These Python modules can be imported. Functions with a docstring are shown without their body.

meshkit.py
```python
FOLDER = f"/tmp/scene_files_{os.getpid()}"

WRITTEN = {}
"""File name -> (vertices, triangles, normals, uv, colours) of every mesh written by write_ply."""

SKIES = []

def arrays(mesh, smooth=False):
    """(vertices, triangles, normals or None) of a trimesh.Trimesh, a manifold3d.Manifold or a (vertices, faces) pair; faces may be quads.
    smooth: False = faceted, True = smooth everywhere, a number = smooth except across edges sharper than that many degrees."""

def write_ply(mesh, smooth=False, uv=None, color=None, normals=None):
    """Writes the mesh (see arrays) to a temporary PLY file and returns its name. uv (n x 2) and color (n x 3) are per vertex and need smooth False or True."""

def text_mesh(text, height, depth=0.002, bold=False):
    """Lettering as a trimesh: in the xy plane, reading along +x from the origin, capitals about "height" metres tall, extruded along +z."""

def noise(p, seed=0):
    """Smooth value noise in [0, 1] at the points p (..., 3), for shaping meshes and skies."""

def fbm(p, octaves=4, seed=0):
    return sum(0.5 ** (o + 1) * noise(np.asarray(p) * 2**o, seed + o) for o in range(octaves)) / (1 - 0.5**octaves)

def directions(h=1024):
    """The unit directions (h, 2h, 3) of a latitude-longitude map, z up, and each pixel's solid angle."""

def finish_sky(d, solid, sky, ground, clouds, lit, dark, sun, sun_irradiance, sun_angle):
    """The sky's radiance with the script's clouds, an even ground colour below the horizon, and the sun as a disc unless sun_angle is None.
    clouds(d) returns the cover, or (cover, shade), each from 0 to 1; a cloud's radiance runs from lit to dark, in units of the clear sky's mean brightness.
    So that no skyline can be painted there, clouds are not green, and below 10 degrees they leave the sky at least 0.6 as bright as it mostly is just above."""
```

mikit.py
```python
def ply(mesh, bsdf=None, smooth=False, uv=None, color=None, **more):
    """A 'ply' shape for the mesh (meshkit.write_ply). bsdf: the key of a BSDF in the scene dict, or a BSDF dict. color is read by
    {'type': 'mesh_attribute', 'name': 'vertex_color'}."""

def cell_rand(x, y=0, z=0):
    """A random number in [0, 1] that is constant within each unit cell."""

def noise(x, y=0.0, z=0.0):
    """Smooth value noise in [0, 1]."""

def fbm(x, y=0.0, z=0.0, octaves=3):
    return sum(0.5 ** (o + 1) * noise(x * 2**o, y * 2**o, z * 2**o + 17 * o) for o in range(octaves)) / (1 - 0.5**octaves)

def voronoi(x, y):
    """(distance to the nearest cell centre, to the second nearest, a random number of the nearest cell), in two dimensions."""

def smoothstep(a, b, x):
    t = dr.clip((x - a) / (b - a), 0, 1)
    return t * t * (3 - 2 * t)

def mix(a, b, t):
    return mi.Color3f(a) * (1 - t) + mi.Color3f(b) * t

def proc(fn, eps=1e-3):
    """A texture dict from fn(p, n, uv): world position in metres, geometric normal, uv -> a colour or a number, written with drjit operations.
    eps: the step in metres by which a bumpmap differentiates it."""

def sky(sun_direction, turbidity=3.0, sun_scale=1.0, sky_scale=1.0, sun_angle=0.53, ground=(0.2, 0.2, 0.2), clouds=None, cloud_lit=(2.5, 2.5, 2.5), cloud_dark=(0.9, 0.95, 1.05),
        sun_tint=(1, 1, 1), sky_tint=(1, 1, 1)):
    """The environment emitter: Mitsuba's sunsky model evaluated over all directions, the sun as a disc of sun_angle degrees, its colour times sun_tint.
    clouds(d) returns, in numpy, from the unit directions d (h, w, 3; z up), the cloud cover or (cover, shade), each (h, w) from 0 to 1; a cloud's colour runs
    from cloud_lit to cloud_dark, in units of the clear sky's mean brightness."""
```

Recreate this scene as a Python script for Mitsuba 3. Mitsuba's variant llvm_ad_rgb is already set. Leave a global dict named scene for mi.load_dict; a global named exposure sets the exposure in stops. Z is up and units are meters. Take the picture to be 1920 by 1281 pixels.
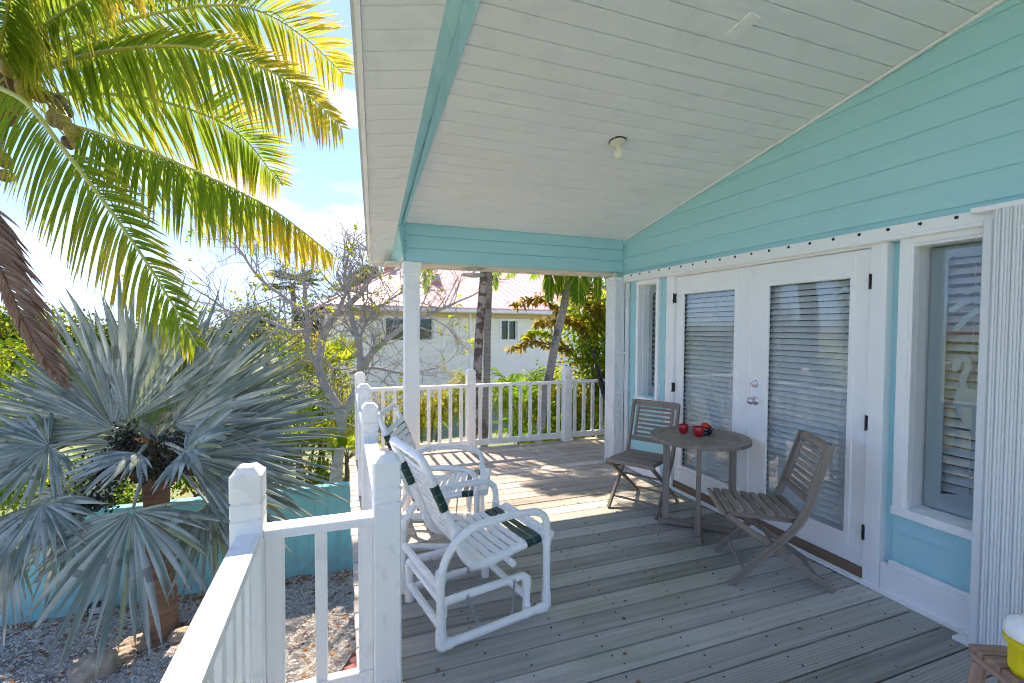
import math, random
import numpy as np
import trimesh
import shapely.geometry as sg
import shapely.affinity as sa
import mitsuba as mi
import drjit as dr
import mikit, meshkit
from mikit import noise, fbm, voronoi, cell_rand, smoothstep, mix, proc
from scipy.spatial import ConvexHull

T = mi.ScalarTransform4f
rng = np.random.default_rng(7)
scene, labels = {}, {}

# ------------------------------------------------------------------ camera, sky, exposure
CAM = np.array([0.0, 0.0, 1.605])
FPX = 867.3
YAW, PIT, ROLL = np.radians([19.96, -1.75, 0.30])
FWD = np.array([math.sin(YAW) * math.cos(PIT), math.cos(YAW) * math.cos(PIT), math.sin(PIT)])
_r = np.array([math.cos(YAW), -math.sin(YAW), 0.0])
_u = np.cross(_r, FWD)
RGT = math.cos(ROLL) * _r + math.sin(ROLL) * _u
UPV = -math.sin(ROLL) * _r + math.cos(ROLL) * _u
scene['camera'] = dict(type='perspective', fov=math.degrees(2 * math.atan(960 / FPX)), fov_axis='x', near_clip=0.05, far_clip=600.0,
                       to_world=T().look_at(origin=CAM.tolist(), target=(CAM + FWD).tolist(), up=UPV.tolist()))


def clouds(d):
    el = np.degrees(np.arcsin(np.clip(d[..., 2], -1, 1)))
    p = np.stack([d[..., 0], d[..., 1], d[..., 2] * 2.4], -1) * 5.0
    n = meshkit.fbm(p, 5, 3)
    n2 = meshkit.fbm(p * 2.3 + 9, 4, 8)
    cover = np.clip((n * 0.8 + n2 * 0.2 - 0.53) / 0.11, 0, 1)
    cover = cover * np.clip((70 - el) / 45, 0.15, 1) * np.clip((el - 2) / 8, 0, 1)
    return np.clip(cover, 0, 0.95), np.clip(0.75 - n2 * 0.9, 0, 0.35)


SUN = np.array([-0.02, 0.62, 0.79])
scene['sky'] = mikit.sky(SUN.tolist(), turbidity=2.4, sun_scale=0.88, sky_scale=0.80, clouds=clouds, cloud_lit=(2.2, 2.2, 2.2), cloud_dark=(1.5, 1.6, 1.75),
                         ground=(0.3, 0.29, 0.27), sun_tint=(0.99, 0.99, 1.0), sky_tint=(0.90, 0.92, 1.10))
exposure = 3.17


def at(x, y, depth):
    """the world point seen at that place of the picture, at that distance in front of the lens: used to site the planting"""
    return CAM + (FWD + RGT * (x - 960) / FPX - UPV * (y - 640.5) / FPX) * depth


# ------------------------------------------------------------------ bookkeeping
counts = {}


def num(name):
    k = counts.get(name, 0)
    counts[name] = k + 1
    return name if k == 0 else f'{name}_{k:03d}'


def L(key, label=None, cat=None, group=None, kind=None):
    d = {}
    if label: d['label'] = label
    if cat: d['category'] = cat
    if group: d['group'] = group
    if kind: d['kind'] = kind
    labels[key] = d
    return key


def thing(name, label, cat, group=None):
    return L(num(name), label, cat, group)


def put(name, geo, bsdf, parent=None, smooth=False, label=None, kind=None):
    key = num((parent + '__' + name) if parent else name)
    V, F, UV = geo
    scene[key] = mikit.ply((V, F), bsdf, smooth, uv=UV)
    if label or kind:
        L(key, label, kind=kind)
    return key


# ------------------------------------------------------------------ geometry: every builder returns (vertices, triangles, uv in metres)
def join(gs):
    gs = [g for g in gs if g is not None and len(g[0])]
    off, V, F, U = 0, [], [], []
    for v, f, u in gs:
        V.append(v); F.append(f + off); U.append(u); off += len(v)
    return np.vstack(V), np.vstack(F), np.vstack(U)


def _template():
    pts, tag = [], []
    for sx in (-1, 1):
        for sy in (-1, 1):
            for sz in (-1, 1):
                for a in range(3):
                    s = [sx, sy, sz]; m = [0.2] * 3; m[a] = 0
                    pts.append([s[i] * (1 - m[i]) for i in range(3)]); tag.append((sx, sy, sz, a))
    pts = np.array(pts); h = ConvexHull(pts); F = h.simplices.copy()
    for i, f in enumerate(F):
        n = np.cross(pts[f[1]] - pts[f[0]], pts[f[2]] - pts[f[0]])
        if n @ pts[f].mean(0) < 0: F[i] = f[::-1]
    return np.array(tag), F


_TAG, _BF = _template()
_SG = _TAG[:, :3].astype(float)
_MASK = np.ones((24, 3)); _MASK[np.arange(24), _TAG[:, 3]] = 0


def rotz(a):
    c, s = math.cos(a), math.sin(a)
    return np.array([[c, -s, 0], [s, c, 0], [0, 0, 1.0]])


def box(c, h, R=None, b=0.004):
    h = np.asarray(h, float)
    b = min(b, 0.45 * h.min())
    loc = _SG * (h - b * _MASK)
    k = int(np.argmax(h)); o = [i for i in range(3) if i != k]
    o2 = rng.random(2) * 40
    UV = np.stack([loc[:, k] + o2[0], loc[:, o[0]] + 0.7 * loc[:, o[1]] + o2[1]], 1)
    V = loc if R is None else loc @ np.asarray(R).T
    return V + np.asarray(c, float), _BF, UV


def bx(x0, x1, y0, y1, z0, z1, b=0.004):
    return box([(x0 + x1) / 2, (y0 + y1) / 2, (z0 + z1) / 2], [abs(x1 - x0) / 2, abs(y1 - y0) / 2, abs(z1 - z0) / 2], None, b)


def bar(p, q, w, t, up=(0, 0, 1), b=0.003, ext=0.0):
    """a bar from p to q: w wide (sideways), t thick (along up)"""
    p, q = np.asarray(p, float), np.asarray(q, float)
    d = q - p; n = np.linalg.norm(d); d /= n
    s = np.cross(np.asarray(up, float), d); s /= np.linalg.norm(s)
    return box((p + q) / 2, [n / 2 + ext, w / 2, t / 2], np.stack([d, s, np.cross(d, s)], 1), b)


def spline(P, n):
    P = np.asarray(P, float)
    Q = np.vstack([2 * P[0] - P[1], P, 2 * P[-1] - P[-2]])
    m = len(P) - 1; out = []
    for t in np.linspace(0, m - 1e-9, n):
        i = int(t); f = t - i
        a, b_, c, d = Q[i], Q[i + 1], Q[i + 2], Q[i + 3]
        out.append(0.5 * (2 * b_ + (c - a) * f + (2 * a - 5 * b_ + 4 * c - d) * f * f + (3 * b_ - a - 3 * c + d) * f ** 3))
    return np.array(out)


def frames(P):
    t = np.gradient(P, axis=0); t /= np.linalg.norm(t, axis=1, keepdims=True) + 1e-12
    a = np.cross(t[0], [0, 0, 1.0] if abs(t[0][2]) < 0.9 else [1.0, 0, 0]); a /= np.linalg.norm(a)
    A = [a]
    for i in range(1, len(P)):
        a = A[-1] - t[i] * (A[-1] @ t[i]); A.append(a / np.linalg.norm(a))
    A = np.array(A)
    return t, A, np.cross(t, A)


def tube(P, r, sides=8, cap=True, closed=False):
    P = np.asarray(P, float); n = len(P)
    r = np.broadcast_to(np.asarray(r, float), (n,))
    t, A, B = frames(P)
    ang = np.arange(sides) * 2 * np.pi / sides
    V = (P[:, None] + r[:, None, None] * (np.cos(ang)[None, :, None] * A[:, None] + np.sin(ang)[None, :, None] * B[:, None])).reshape(-1, 3)
    i, j = np.meshgrid(np.arange(n - 1), np.arange(sides), indexing='ij'); k = (j + 1) % sides
    a, b_, c, d = i * sides + j, i * sides + k, (i + 1) * sides + k, (i + 1) * sides + j
    F = np.vstack([np.stack([a, b_, c], -1).reshape(-1, 3), np.stack([a, c, d], -1).reshape(-1, 3)])
    s = np.concatenate([[0], np.cumsum(np.linalg.norm(np.diff(P, axis=0), axis=1))])
    o = rng.random(2) * 40
    UV = np.stack([np.repeat(s, sides) + o[0], np.tile(ang, n) * np.repeat(np.maximum(r, 1e-4), sides) + o[1]], 1)
    if cap:
        m = len(V)
        V = np.vstack([V, V[:sides], V[(n - 1) * sides:n * sides]]); UV = np.vstack([UV, UV[:sides], UV[(n - 1) * sides:n * sides]])
        f1 = np.array([[m, m + q + 1, m + q] for q in range(1, sides - 1)])
        f2 = np.array([[m + sides, m + sides + q, m + sides + q + 1] for q in range(1, sides - 1)])
        F = np.vstack([F, f1, f2])
    return V, F, UV


def lathe(prof, c=(0, 0, 0), sides=24, R=None):
    prof = np.asarray(prof, float); n = len(prof)
    ang = np.arange(sides) * 2 * np.pi / sides
    V = np.stack([prof[:, :1] * np.cos(ang), prof[:, :1] * np.sin(ang), np.repeat(prof[:, 1:], sides, 1)], -1).reshape(-1, 3)
    i, j = np.meshgrid(np.arange(n - 1), np.arange(sides), indexing='ij'); k = (j + 1) % sides
    a, b_, cc, d = i * sides + j, i * sides + k, (i + 1) * sides + k, (i + 1) * sides + j
    F = np.vstack([np.stack([a, b_, cc], -1).reshape(-1, 3), np.stack([a, cc, d], -1).reshape(-1, 3)])
    UV = np.stack([V[:, 2], np.tile(ang, n) * 0.1], 1)
    if R is not None: V = V @ np.asarray(R).T
    return V + np.asarray(c, float), F, UV


def extrude(poly, depth, M):
    """a shapely polygon in (a, b), extruded along its normal by depth; M (3x4) maps (a, b, n) to the world"""
    out = []
    for g in (poly.geoms if hasattr(poly, 'geoms') else [poly]):
        if g.is_empty or g.area < 1e-6: continue
        m = trimesh.creation.extrude_polygon(g, depth, engine='earcut')
        v = np.array(m.vertices); M = np.asarray(M, float)
        w = v @ M[:, :3].T + M[:, 3]
        f = np.array(m.faces)
        if np.linalg.det(M[:, :3]) < 0: f = f[:, ::-1]
        o = rng.random(2) * 40
        out.append((w, f, np.stack([v[:, 0] + o[0], v[:, 1] + o[1]], 1)))
    return join(out)


def quad(p, uvs=None):
    p = np.asarray(p, float)
    return p, np.array([[0, 1, 2], [0, 2, 3]]), np.array([[0, 0], [1, 0], [1, 1], [0, 1.0]])


def slab(p, n, t):
    """a plate: four corners p, thickened by t along n"""
    p = np.asarray(p, float); n = np.asarray(n, float) * t
    V = np.vstack([p, p + n])
    F = np.array([[0, 2, 1], [0, 3, 2], [4, 5, 6], [4, 6, 7], [0, 1, 5], [0, 5, 4], [1, 2, 6], [1, 6, 5], [2, 3, 7], [2, 7, 6], [3, 0, 4], [3, 4, 7]])
    if np.cross(p[1] - p[0], p[2] - p[0]) @ n < 0: F = F[:, ::-1]
    a = p[1] - p[0]; b_ = p[3] - p[0]
    if np.linalg.norm(b_) > np.linalg.norm(a): a, b_ = b_, a
    a = a / np.linalg.norm(a); b_ = b_ / np.linalg.norm(b_)
    o = rng.random(2) * 40
    return V, F, np.stack([(V - p[0]) @ a + o[0], (V - p[0]) @ b_ + o[1]], 1)


def squarepost(x, y, prof, ch=0.006):
    """an eight-sided (chamfered square) post from a list of (half width, z)"""
    V = []
    for h, z in prof:
        c = min(ch, h * 0.4)
        for sx, sy in ((1, -1), (1, 1), (-1, 1), (-1, -1)):
            a = (sx * h, sy * (h - c)) if sx * sy < 0 else (sx * (h - c), sy * h)
            b_ = (sx * (h - c), sy * h) if sx * sy < 0 else (sx * h, sy * (h - c))
            if sx * sy < 0: a, b_ = b_, a
            else: a, b_ = b_, a
            V += [[x + a[0], y + a[1], z], [x + b_[0], y + b_[1], z]]
    V = np.array(V); n = len(prof)
    F = []
    for i in range(n - 1):
        for j in range(8):
            k = (j + 1) % 8
            F += [[i * 8 + j, i * 8 + k, (i + 1) * 8 + k], [i * 8 + j, (i + 1) * 8 + k, (i + 1) * 8 + j]]
    for q in range(1, 7):
        F.append([(n - 1) * 8, (n - 1) * 8 + q, (n - 1) * 8 + q + 1]); F.append([0, q + 1, q])
    o = rng.random(2) * 40
    return V, np.array(F), np.stack([V[:, 2] + o[0], V[:, 0] + V[:, 1] + o[1]], 1)


def mv(g, R=None, t=(0, 0, 0)):
    v = g[0] if R is None else g[0] @ np.asarray(R).T
    return v + np.asarray(t, float), g[1], g[2]


# ------------------------------------------------------------------ materials
def rgb(*c): return {'type': 'rgb', 'value': list(c)}


def principled(color, rough=0.5, spec=0.4, bump=None, scale=0.001, eps=1e-3, **more):
    d = {'type': 'principled', 'base_color': proc(color) if callable(color) else rgb(*color), 'roughness': rough, 'specular': spec, **more}
    if bump is not None:
        d = {'type': 'bumpmap', 'arbitrary': proc(bump, eps), 'scale': scale, 'bsdf': d}
    return {'type': 'twosided', 'bsdf': d}


def grain(u, v, k):
    return fbm(u * 1.4, v * k, 0.0, 3)


def c_deck(p, n, uv):
    u, v = uv.x, uv.y
    board = noise(v * 0.7, 3.3)
    wob = fbm(u * 0.9, v * 3.0, 3.0, 2)
    ring = 0.5 + 0.5 * dr.sin((v + 0.10 * wob) * 420.0)
    g = grain(u, v, 75.0)
    t = dr.clip(0.25 + 0.42 * g + 0.20 * ring * smoothstep(0.35, 0.6, wob) + 0.85 * (board - 0.45), 0, 1)
    c = mix((0.15, 0.141, 0.130), (0.57, 0.545, 0.515), t)
    stain = smoothstep(0.52, 0.75, fbm(p.x * 1.3, p.y * 2.6, 2.0, 3))
    c = mix(c, c * mi.Color3f(0.80, 0.84, 0.76), stain)
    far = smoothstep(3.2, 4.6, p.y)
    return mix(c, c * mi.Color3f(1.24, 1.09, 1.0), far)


def b_deck(p, n, uv):
    return grain(uv.x, uv.y, 110.0) + 0.4 * fbm(uv.x * 2.0, uv.y * 30.0, 1.0, 2)


def c_white(p, n, uv):
    g = grain(uv.x, uv.y, 60.0)
    d = fbm(p.x * 3, p.y * 3, p.z * 3, 3)
    t = smoothstep(0.58, 0.85, d) * 0.40 + smoothstep(0.6, 0.8, g) * 0.20 + smoothstep(0.66, 0.72, fbm(p.x * 19, p.y * 19, p.z * 9, 3)) * 0.28
    return mix((0.80, 0.80, 0.80), (0.55, 0.55, 0.54), t)


def b_white(p, n, uv):
    return grain(uv.x, uv.y, 90.0)


def c_ceil(p, n, uv):
    d = fbm(p.x * 1.5, p.y * 2.2, 0.0, 3)
    m = smoothstep(0.62, 0.8, fbm(p.x * 7, p.y * 7, 5.0, 3))
    return mix((0.76, 0.78, 0.82), (0.61, 0.625, 0.66), 0.35 * d + 0.25 * m)


def c_teal(p, n, uv):
    d = fbm(p.y * 1.2, p.z * 1.2, p.x, 3)
    g = grain(uv.x, uv.y, 60.0)
    c = mix((0.37, 0.64, 0.69), (0.315, 0.57, 0.625), 0.6 * d + 0.3 * g)
    return mix(c, (0.30, 0.57, 0.58), smoothstep(0.72, 0.80, fbm(p.y * 9, p.z * 9, p.x * 9, 3)) * 0.35)


def b_teal(p, n, uv):
    w = fbm(uv.x * 1.1, uv.y * 5.0, 0.0, 3)
    return 0.5 * dr.sin((uv.y + 0.05 * w) * 380.0) * smoothstep(0.35, 0.6, fbm(uv.x * 0.8, uv.y * 3.0, 4.0, 2)) + grain(uv.x, uv.y, 90.0)


def c_oldwood(p, n, uv):
    g = grain(uv.x * 2, uv.y, 120.0)
    b2 = noise(dr.floor(uv.y * 0.7) * 5.3, 1.7)
    return mix((0.105, 0.085, 0.073), (0.345, 0.285, 0.24), dr.clip(0.15 + 0.6 * g + 0.4 * (b2 - 0.4), 0, 1))


def c_gravel(p, n, uv):
    a, b, r = voronoi(p.x * 32.0, p.y * 32.0)
    base = mix((0.34, 0.32, 0.30), (0.74, 0.70, 0.65), r)
    edge = smoothstep(0.0, 0.25, b - a)
    big = fbm(p.x * 0.9, p.y * 0.9, 0.0, 3)
    c = base * (0.45 + 0.55 * edge)
    litter = smoothstep(0.62, 0.72, fbm(p.x * 5, p.y * 5, 3.0, 3))
    return mix(c, (0.16, 0.10, 0.065), litter * 0.55) * (0.8 + 0.4 * big)


def b_gravel(p, n, uv):
    a, b, r = voronoi(p.x * 32.0, p.y * 32.0)
    return smoothstep(0.0, 0.5, b - a)


def leaf_color(base, tip, alt, seed):
    def fn(p, n, uv):
        r = uv.y
        k = noise(p.x * 1.1 + seed, p.y * 1.1, p.z * 1.1)
        c = mix(base, alt, smoothstep(0.35, 0.9, 0.6 * r + 0.5 * k))
        return mix(c, tip, smoothstep(0.55, 1.0, uv.x) * 0.7)
    return fn


def thin(color, trans=0.9, rough=0.45, spec=0.5):
    return {'type': 'principledthin', 'base_color': proc(color) if callable(color) else rgb(*color), 'roughness': rough, 'diff_trans': trans, 'eta': 1.4, 'spec_trans': 0.0}


def c_coco(p, n, uv):
    r = uv.y
    yel = smoothstep(0.40, 0.78, uv.x * 0.42 + r * 0.5 + 0.35 * (noise(p.x * 1.3, p.y * 1.3, p.z * 1.3) - 0.5) + 0.22 * smoothstep(-1.6, -0.3, p.x))
    c = mix((0.27, 0.37, 0.035), (0.64, 0.53, 0.07), yel)
    return mix(c, (0.30, 0.23, 0.18), smoothstep(0.90, 1.0, uv.x) * smoothstep(0.35, 0.6, r))


def c_silver(p, n, uv):
    k = fbm(uv.x * 3.0, uv.y * 60.0, 0.0, 2)
    c = mix((0.17, 0.225, 0.20), (0.50, 0.545, 0.51), smoothstep(0.2, 0.8, k))
    c = mix(c, (0.33, 0.36, 0.14), smoothstep(0.80, 0.95, noise(dr.floor(uv.y * 40.0), 3.0)) * 0.7)
    c = mix(c, (0.36, 0.27, 0.16), smoothstep(0.86, 1.0, uv.x) * smoothstep(0.35, 0.6, noise(dr.floor(uv.y * 40.0), 8.0)))
    return mix(c, (0.12, 0.11, 0.09), smoothstep(0.70, 0.78, fbm(uv.x * 9.0, uv.y * 25.0, 2.0, 3)) * 0.6)


def c_bark(p, n, uv):
    rings = fbm(p.x * 3, p.y * 3, p.z * 26.0, 3)
    return mix((0.095, 0.055, 0.035), (0.31, 0.19, 0.125), rings)


def b_bark(p, n, uv):
    return fbm(p.x * 5, p.y * 5, p.z * 30.0, 3)


def c_palmgrey(p, n, uv):
    rings = 0.5 + 0.5 * dr.sin(p.z * 75.0 + 3 * noise(p.x * 6, p.y * 6, p.z * 3))
    d = fbm(p.x * 4, p.y * 4, p.z * 6, 3)
    dark = smoothstep(0.52, 0.72, fbm(p.x * 9, p.y * 9, p.z * 3.0, 3))
    return mix(mix((0.24, 0.22, 0.21), (0.36, 0.34, 0.33), 0.5 * rings + 0.5 * d), (0.07, 0.05, 0.045), dark * 0.7)


def c_palmdark(p, n, uv):
    rings = 0.5 + 0.5 * dr.sin(p.z * 70.0 + 3 * noise(p.x * 6, p.y * 6, p.z * 3))
    spots = smoothstep(0.45, 0.60, fbm(p.x * 14, p.y * 14, p.z * 11, 3))
    return mix(mix((0.10, 0.070, 0.06), (0.15, 0.115, 0.10), rings), (0.42, 0.36, 0.33), spots * 0.8)


def c_branch(p, n, uv):
    return mix((0.28, 0.26, 0.265), (0.50, 0.47, 0.475), fbm(p.x * 8, p.y * 8, p.z * 8, 3))


def c_stucco(p, n, uv):
    return mix((0.90, 0.865, 0.79), (0.82, 0.785, 0.72), fbm(p.x * 0.7, p.y * 0.7, p.z * 1.3, 4))


def c_redroof(p, n, uv):
    return mix((0.64, 0.35, 0.34), (0.72, 0.48, 0.47), fbm(p.x * 0.6, p.y * 1.2, p.z * 2.0, 4))


def c_brick(p, n, uv):
    return mix((0.34, 0.10, 0.095), (0.50, 0.21, 0.19), fbm(p.x * 7, p.y * 7, noise(uv.x * 0.3, uv.y * 0.3) * 6, 3))


def c_rock(p, n, uv):
    return mix((0.16, 0.12, 0.10), (0.56, 0.47, 0.36), fbm(p.x * 9, p.y * 9, p.z * 9, 4))


def c_poolwall(p, n, uv):
    c = mix((0.17, 0.53, 0.58), (0.24, 0.60, 0.64), fbm(p.x * 1.5, p.z * 2.5, 0.0, 3))
    splash = smoothstep(0.45, 0.0, p.z + 2.4 - 0.25 * fbm(p.x * 6.0, p.z * 3.0, 1.0, 3)) * fbm(p.x * 9.0, p.z * 9.0, 4.0, 3)
    drip = smoothstep(0.60, 0.80, fbm(p.x * 11.0, p.z * 0.9, 7.0, 3))
    return mix(mix(c, (0.28, 0.27, 0.24), splash * 0.8), (0.20, 0.40, 0.42), drip * 0.5)


MAT = dict(
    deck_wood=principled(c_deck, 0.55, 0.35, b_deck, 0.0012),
    white_paint=principled(c_white, 0.42, 0.45, b_white, 0.0004),
    trim_white=principled((0.80, 0.80, 0.81), 0.35, 0.5),
    pvc=principled((0.84, 0.84, 0.85), 0.28, 0.5),
    vinyl=principled((0.82, 0.82, 0.84), 0.40, 0.5),
    green_vinyl=principled((0.006, 0.045, 0.038), 0.22, 0.5),
    ceiling_paint=principled(c_ceil, 0.6, 0.3),
    beige=principled((0.66, 0.60, 0.55), 0.6, 0.3),
    teal=principled(c_teal, 0.45, 0.4, b_teal, 0.0007),
    old_wood=principled(c_oldwood, 0.55, 0.35, b_white, 0.0004),
    sill_wood=principled((0.20, 0.135, 0.095), 0.6, 0.3),
    shutter=principled((0.66, 0.68, 0.70), 0.38, 0.5),
    blind=principled((0.52, 0.58, 0.60), 0.45, 0.4),
    blind_white=principled((0.72, 0.75, 0.75), 0.45, 0.4),
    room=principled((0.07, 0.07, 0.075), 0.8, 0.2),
    black=principled((0.012, 0.012, 0.014), 0.45, 0.4),
    dark_joint=principled((0.035, 0.03, 0.027), 0.9, 0.1),
    steel={'type': 'roughconductor', 'material': 'Cr', 'alpha': 0.22},
    zinc=principled((0.48, 0.51, 0.56), 0.35, 0.5, metallic=0.8),
    porcelain=principled((0.62, 0.58, 0.49), 0.35, 0.5),
    bulb=principled((0.72, 0.70, 0.56), 0.15, 0.5),
    red_glaze=principled((0.36, 0.008, 0.022), 0.18, 0.6, clearcoat=0.6),
    red_cloth=principled((0.50, 0.06, 0.025), 0.6, 0.3),
    dark_cloth=principled(lambda p, n, uv: mix((0.012, 0.014, 0.03), (0.36, 0.33, 0.30), smoothstep(0.56, 0.60, noise(p.x * 75, p.y * 75, p.z * 75))), 0.7, 0.2),
    yellow=principled((0.72, 0.58, 0.01), 0.35, 0.5),
    white_plastic=principled((0.82, 0.82, 0.82), 0.3, 0.5),
    bare_wood=principled(lambda p, n, uv: mix((0.22, 0.13, 0.095), (0.40, 0.28, 0.22), grain(uv.x * 2, uv.y, 90.0)), 0.6, 0.3),
    gravel=principled(c_gravel, 0.85, 0.2, b_gravel, 0.012),
    pebble=principled(lambda p, n, uv: mix((0.36, 0.34, 0.32), (0.76, 0.72, 0.67), noise(uv.x * 7.0, uv.y * 7.0)), 0.8, 0.2),
    litter=principled(lambda p, n, uv: mix((0.13, 0.06, 0.03), (0.34, 0.17, 0.07), noise(uv.x * 7.0, uv.y * 7.0)), 0.8, 0.2),
    brick=principled(c_brick, 0.75, 0.2),
    rock=principled(c_rock, 0.85, 0.2, lambda p, n, uv: fbm(p.x * 9, p.y * 9, p.z * 9, 4), 0.03),
    pool_wall=principled(c_poolwall, 0.4, 0.4),
    coco_leaf=thin(c_coco, 1.3, 0.33),
    coco_rib=principled((0.42, 0.40, 0.06), 0.4, 0.4),
    dead_leaf=thin(lambda p, n, uv: mix((0.20, 0.12, 0.085), (0.44, 0.30, 0.22), fbm(uv.x * 3, uv.y * 30, 0.0, 2)), 0.4, 0.6),
    coconut=principled(lambda p, n, uv: mix(mix((0.22, 0.21, 0.03), (0.42, 0.30, 0.05), fbm(p.x * 8, p.y * 8, p.z * 8, 3)), (0.13, 0.085, 0.075), smoothstep(0.35, 0.75, noise(uv.y * 3.0 + p.z * 2.0, p.x * 3.0, p.y * 3.0))), 0.4, 0.4),
    fibre=principled((0.17, 0.095, 0.05), 0.8, 0.2),
    silver_leaf=thin(c_silver, 0.45, 0.42),
    young_leaf=thin(lambda p, n, uv: mix((0.20, 0.31, 0.13), (0.36, 0.44, 0.24), fbm(uv.x * 3.0, uv.y * 60.0, 0.0, 2)), 0.9, 0.42),
    silver_stem=principled((0.32, 0.34, 0.30), 0.55, 0.3),
    boot=principled(c_bark, 0.75, 0.25, b_bark, 0.02),
    fruit=principled((0.035, 0.042, 0.028), 0.35, 0.4),
    orange_bract=thin((0.62, 0.24, 0.05), 0.6),
    grey_palm=principled(c_palmgrey, 0.75, 0.2, b_bark, 0.008),
    dark_palm=principled(c_palmdark, 0.75, 0.2, b_bark, 0.008),
    branch=principled(c_branch, 0.75, 0.25),
    leaf_green=thin(leaf_color((0.13, 0.28, 0.035), (0.19, 0.33, 0.04), (0.40, 0.46, 0.04), 1.0), 1.5, 0.35),
    leaf_lime=thin(leaf_color((0.30, 0.42, 0.03), (0.46, 0.44, 0.035), (0.56, 0.48, 0.035), 4.0), 1.45, 0.4),
    palm_leaf=thin(leaf_color((0.17, 0.33, 0.03), (0.36, 0.43, 0.045), (0.30, 0.42, 0.04), 3.0), 1.35, 0.35),
    leaf_rust=thin(leaf_color((0.32, 0.27, 0.04), (0.50, 0.28, 0.05), (0.52, 0.38, 0.06), 6.0), 1.45, 0.4),
    leaf_far=thin(leaf_color((0.07, 0.15, 0.03), (0.12, 0.18, 0.04), (0.20, 0.22, 0.05), 9.0), 0.7, 0.5),
    stem=principled((0.16, 0.12, 0.08), 0.8, 0.2),
    stucco=principled(c_stucco, 0.8, 0.2),
    cream=principled((0.62, 0.52, 0.33), 0.7, 0.2),
    red_roof=principled(c_redroof, 0.4, 0.4),
    red_block=principled((0.55, 0.14, 0.10), 0.8, 0.2),
    grey_metal=principled((0.45, 0.46, 0.47), 0.45, 0.4),
    dark_glass=principled((0.012, 0.045, 0.038), 0.06, 0.7),
    etched=principled((0.27, 0.34, 0.365), 0.75, 0.2),
    glass={'type': 'thindielectric'},
    lawn=principled(lambda p, n, uv: mix((0.10, 0.15, 0.045), (0.33, 0.34, 0.24), fbm(p.x * 0.5, p.y * 0.5, 0.0, 4)), 0.9, 0.1),
    dark_block=principled((0.05, 0.05, 0.055), 0.7, 0.2),
)
for k, v in MAT.items():
    scene['m_' + k] = v


def P(name, geo, mat, parent=None, smooth=False, label=None, kind=None):
    return put(name, geo, 'm_' + mat, parent, smooth, label, kind)


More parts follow.
